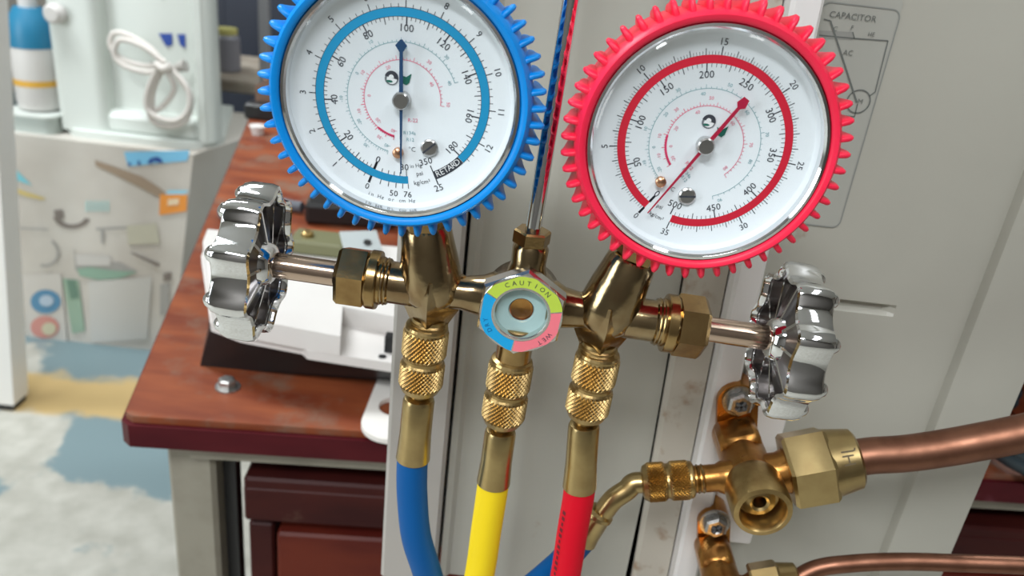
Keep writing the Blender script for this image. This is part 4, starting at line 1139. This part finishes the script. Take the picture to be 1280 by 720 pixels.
        tang = [230, 243, 258, 276, 298, 322, 345, 370, 402, 432, 462, 512]
        pt = ['-20', '-10', '0', '10', '20', '30', '40', '50', '60', '70', '80']
        pang = [235, 246, 258, 272, 290, 310, 335, 355, 402, 442, 488]
        thick = (228.4, 275)
    arc(15.25, 15.40, te0, te1, INK_TEAL, 0.10); arc(10.55, 10.75, pk0, pk1, INK_PINK, 0.10)
    arc(10.4, 11.0, thick[0], thick[1], INK_ROSE, 0.12)
    n1 = 60
    for k in range(n1 + 1):
        f = k / n1; f = f ** 1.25
        a = te0 + (te1 - te0) * f; tick(a, 15.3, 15.9 if k % 5 else 16.4, 0.12, INK_TEAL)
        a = pk0 + (pk1 - pk0) * f; tick(a, 10.6, 11.2 if k % 5 else 11.8, 0.14, INK_ROSE if f < 0.4 else INK_PINK)
    for i, (tx, a) in enumerate(zip(tt, tang)): radial(tx, 17.0 if i % 2 else 13.9, a, 1.35, INK_TEAL)
    for i, (tx, a) in enumerate(zip(pt, pang)): radial(tx, 12.7 if i % 2 else 9.2, a, 1.35, INK_PINK)
    for tx, m_, r_, a, sz in ntext: radial(tx, r_, a, sz, m_, flat=(-6 if low else 40))
    # small emblem left of the needle: dark cap over a pale grey-green oval, green flag
    ea = 327 if low else 357
    ec = (6.3 * sin(rad(ea)), 6.3 * cos(rad(ea)))
    def ell(cx_, cy_, rx_, ry_, m, c, a0_=0, a1_=360, k=18):
        vs = [gp(cx_, cy_, c)] + [gp(cx_ + rx_ * cos(rad(a0_ + (a1_ - a0_) * i / k)), cy_ + ry_ * sin(rad(a0_ + (a1_ - a0_) * i / k)), c) for i in range(k + 1)]
        pr.add(vs, [(0, i + 1, i + 2) for i in range(k)], m)
    ell(ec[0], ec[1] - 0.2, 1.9, 1.7, INK_SOFT, 0.14); ell(ec[0] + 0.1, ec[1] - 0.3, 1.4, 1.25, WHITE_INK, 0.16)
    ell(ec[0], ec[1] + 0.1, 1.9, 1.9, INK, 0.18, -10, 170); ell(ec[0] - 0.1, ec[1] + 0.1, 0.75, 0.9, WHITE_INK, 0.2, 0, 180)
    ell(ec[0] - 0.5, ec[1] - 0.9, 0.9, 0.35, EMB_GREEN, 0.18)
    ga = 5 if low else 40
    g0 = (6.0 * sin(rad(ga)), 6.0 * cos(rad(ga)))
    vs = [gp(g0[0] + x, g0[1] + y, 0.15) for x, y in ((-1.6, 0.6), (0.0, 0.2), (1.4, 1.3), (1.0, -1.2), (0.2, -2.0), (-0.9, -1.6))]
    pr.add(vs, [(0, 1, 5), (1, 2, 3), (1, 3, 4), (1, 4, 5)], EMB_GREEN)
    pr.build('dial_print', case, smooth=0)
    # --- needle, hub, screw, peg
    na = 355.4 if low else 28.6
    nd = MB(); nm_ = NAVY if low else CRIMSON
    e1 = Vector((sin(rad(na)), 0, cos(rad(na)))); e2 = Vector((cos(rad(na)), 0, -sin(rad(na))))
    if low: out = [(-20.6, 0.16), (-2, 0.42), (2, 0.55), (12.9, 0.45), (14.6, 1.6), (16.2, 0.25)]
    else: out = [(-24.4, 0.14), (-2, 0.45), (2, 0.55), (13.0, 0.45), (14.0, 1.45), (16.2, 0.85)]
    L1 = [(l_, w_) for l_, w_ in out] + [(l_, -w_) for l_, w_ in reversed(out)]
    nn = len(L1)
    vs = [(e1 * l_ + e2 * w_ + Vector((0, -2.0, 0))) * 0.001 for l_, w_ in L1] + [(e1 * l_ + e2 * w_ + Vector((0, -2.35, 0))) * 0.001 for l_, w_ in L1]
    k2 = len(out)
    fs = [(i, i + 1, nn - 2 - i, nn - 1 - i) for i in range(k2 - 1)] + [(nn + i, nn + i + 1, 2 * nn - 2 - i, 2 * nn - 1 - i) for i in range(k2 - 1)]
    fs += [(i, (i + 1) % nn, nn + (i + 1) % nn, nn + i) for i in range(nn)]
    nd.add(vs, fs, nm_); nd.build('needle', case, smooth=0, label=('dark blue needle' if low else 'red needle'))
    q = MB(); q.lathe(mmf([(2.4, 0.2), (2.4, 2.9), (2.0, 3.3), (0.5, 3.35), (0, 3.3)]), (0, 0, 0), (0, -1, 0), STEEL, n=32, cap1=False); q.build('needle_hub', case, smooth=30)
    sa, sr = (144.4, 15.1) if low else (185.4, 15.3)
    sc_ = pol(sr, sa, 0.1)
    q = MB(); q.lathe(mmf([(2.45, 0), (2.45, 0.7), (2.0, 1.05), (0, 1.1)]), sc_, (0, -1, 0), STEEL, n=28, cap1=False)
    q.box(sc_ + Vector((0, -0.00108, 0)), (0.0046, 0.0003, 0.0005), INK, rot=Matrix.Rotation(rad(-45 if low else -8), 4, 'Y')); q.build('adjusting_screw', case, smooth=30)
    pa, prr = (179.5, 15.0) if low else (218.6, 15.6)
    q = MB(); q.lathe(mmf([(1.5, 0), (1.5, 1.4), (1.0, 1.9), (0, 2.0)]), pol(prr, pa, 0.1), (0, -1, 0), PEG, n=24, cap1=False); q.build('stop_peg', case, smooth=40)
gauge('low'); gauge('high')

# ================================================================== charging hoses
def hose(kind, label, u, v_top, ferr_end, path_mm, hm, end2=None):
    loc = U(u, v_top)
    mw = MM @ Matrix.Translation(loc)
    T = thing('charging_hose', label, 'hose', mw, 'charging hoses on the manifold')
    coupler(T, (0, 0, 0), (0, 0, -1), 0.0265, 0.0072)
    # neck and ferrule
    fe = U(*ferr_end) - loc
    fs_ = Vector((0, 0, -0.0285)); d = (fe - fs_).normalized(); Lf = (fe - fs_).length
    q = MB(); q.lathe(mmf([(4.0, -3.2), (3.2, -2.2), (3.2, 1.5)]), fs_, d, BRASS_BRIGHT, n=28); q.build('neck', T)
    q = MB(); q.lathe([(0.0034, 0.0), (0.0050, 0.0006), (0.0055, 0.002), (0.0056, Lf * 0.6), (0.0060, Lf * 0.93), (0.0061, Lf), (0.0058, Lf)], fs_, d, BRASS_SATIN, n=36); q.build('ferrule', T)
    pts = [fe - d * 0.004, fe + d * 0.004] + [U(*p_) - loc for p_ in path_mm]
    return T, pts, loc, mw
# blue: drops and loops round to the service valve
Tb, pts, loc, mw = hose('blue', 'blue charging hose looping from left port to the upper service valve', -29.8, -8.0, (-29.6, -62.5), [(-28.3, -80, 0), (-25.2, -98, 0), (-19.8, -116, -2), (-11, -150, -9), (0, -200, -17)], BLUE_HOSE)
inv = mw.inverted()
start = V1(0, 0.259, 0.001) + rl1 * 0.0215 + AL
cpl_end = start + rl1 * 0.0205
elb = [cpl_end - rl1 * 0.002, cpl_end + rl1 * 0.003, at_y(783, 613, 0.2578), at_y(767, 624, 0.2566), at_y(755, 639, 0.256), at_y(748, 649, 0.256)]
fer_a, fer_b = at_y(750, 640, 0.256), at_y(728, 674, 0.255)
ret = [fer_b, at_y(703, 702, 0.254), at_y(678, 724, 0.254), at_y(630, 765, 0.252), at_y(570, 830, 0.248), at_y(530, 960, 0.245)]
loopb = [inv @ p_ for p_ in ret]
q = MB(); q.tube(catmull(pts + [U(6, -262, -18) - loc, U(0, -282, -18) - loc, U(-10, -270, -17) - loc] + list(reversed(loopb))[0:], 8), 0.0056, BLUE_HOSE, 24)
q.build('hose', Tb)
coupler(Tb, inv @ start, (inv.to_3x3() @ rl1), 0.0205, 0.0073)
q = MB(); q.tube([inv @ p_ for p_ in catmull(elb, 8)], 0.0042, BRASS_SATIN, 24); q.build('elbow', Tb)
q = MB(); d = (fer_b - fer_a).normalized(); Lf = (fer_b - fer_a).length
q.lathe([(0.0044, -0.001), (0.0058, 0), (0.0060, 0.0015), (0.0054, 0.0025), (0.0056, Lf * 0.8), (0.0060, Lf)], inv @ fer_a, inv.to_3x3() @ d, BRASS_SATIN, n=32); q.build('ferrule', Tb)
# yellow
Ty, pts, loc, mw = hose('yellow', 'yellow charging hose hanging from the centre port', -0.2, -16.2, (0.2, -68.0), [(0.4, -90), (0.6, -113), (-1, -150), (-8, -210), (-25, -280), (-50, -330)], YELLOW_HOSE)
q = MB(); q.tube(catmull(pts, 8), 0.0057, YELLOW_HOSE, 24); q.build('hose', Ty)
# red
Tr, pts, loc, mw = hose('red', 'red charging hose hanging from the right port', 27.9, -8.8, (31.0, -64.5), [(32.0, -85), (33.0, -107), (33.5, -150), (36, -210), (48, -280), (70, -330)], RED_HOSE)
q = MB(); rp = catmull(pts, 8); q.tube(rp, 0.0057, RED_HOSE, 24); q.build('hose', Tr)
# tiny dark printed marks running down the left side of the red hose
q = MB()
L0 = fe0 = rp[8]
acc = 0; idx = 0
segs = [(rp[i], rp[i + 1]) for i in range(10, len(rp) - 1)]
total = 0
for i, (p0, p1) in enumerate(segs):
    Ls = (p1 - p0).length; dd = (p1 - p0).normalized()
    s_ = (0.0026 - total % 0.0026)
    while s_ < Ls and total + s_ < 0.075:
        c = p0 + dd * s_
        th = rad(212)
        nrm = Vector((-0.80, -0.60, 0)); nrm = (nrm - dd * nrm.dot(dd)).normalized(); tg = dd.cross(nrm)
        k = int((total + s_) / 0.0026)
        hh = 0.0008 if k % 3 else 0.0005
        cc_ = c + nrm * 0.00578
        q.add([cc_ + dd * a_ * 0.0008 + tg * b_ * hh - nrm * 0.00002 for a_, b_ in ((-1, -1), (1, -1), (1, 1), (-1, 1))], [(0, 1, 2, 3)], mat('hose_print', (0.12, 0.0, 0.01), 0.6))
        s_ += 0.0026
    total += Ls
q.build('hose_marking', Tr, smooth=0)
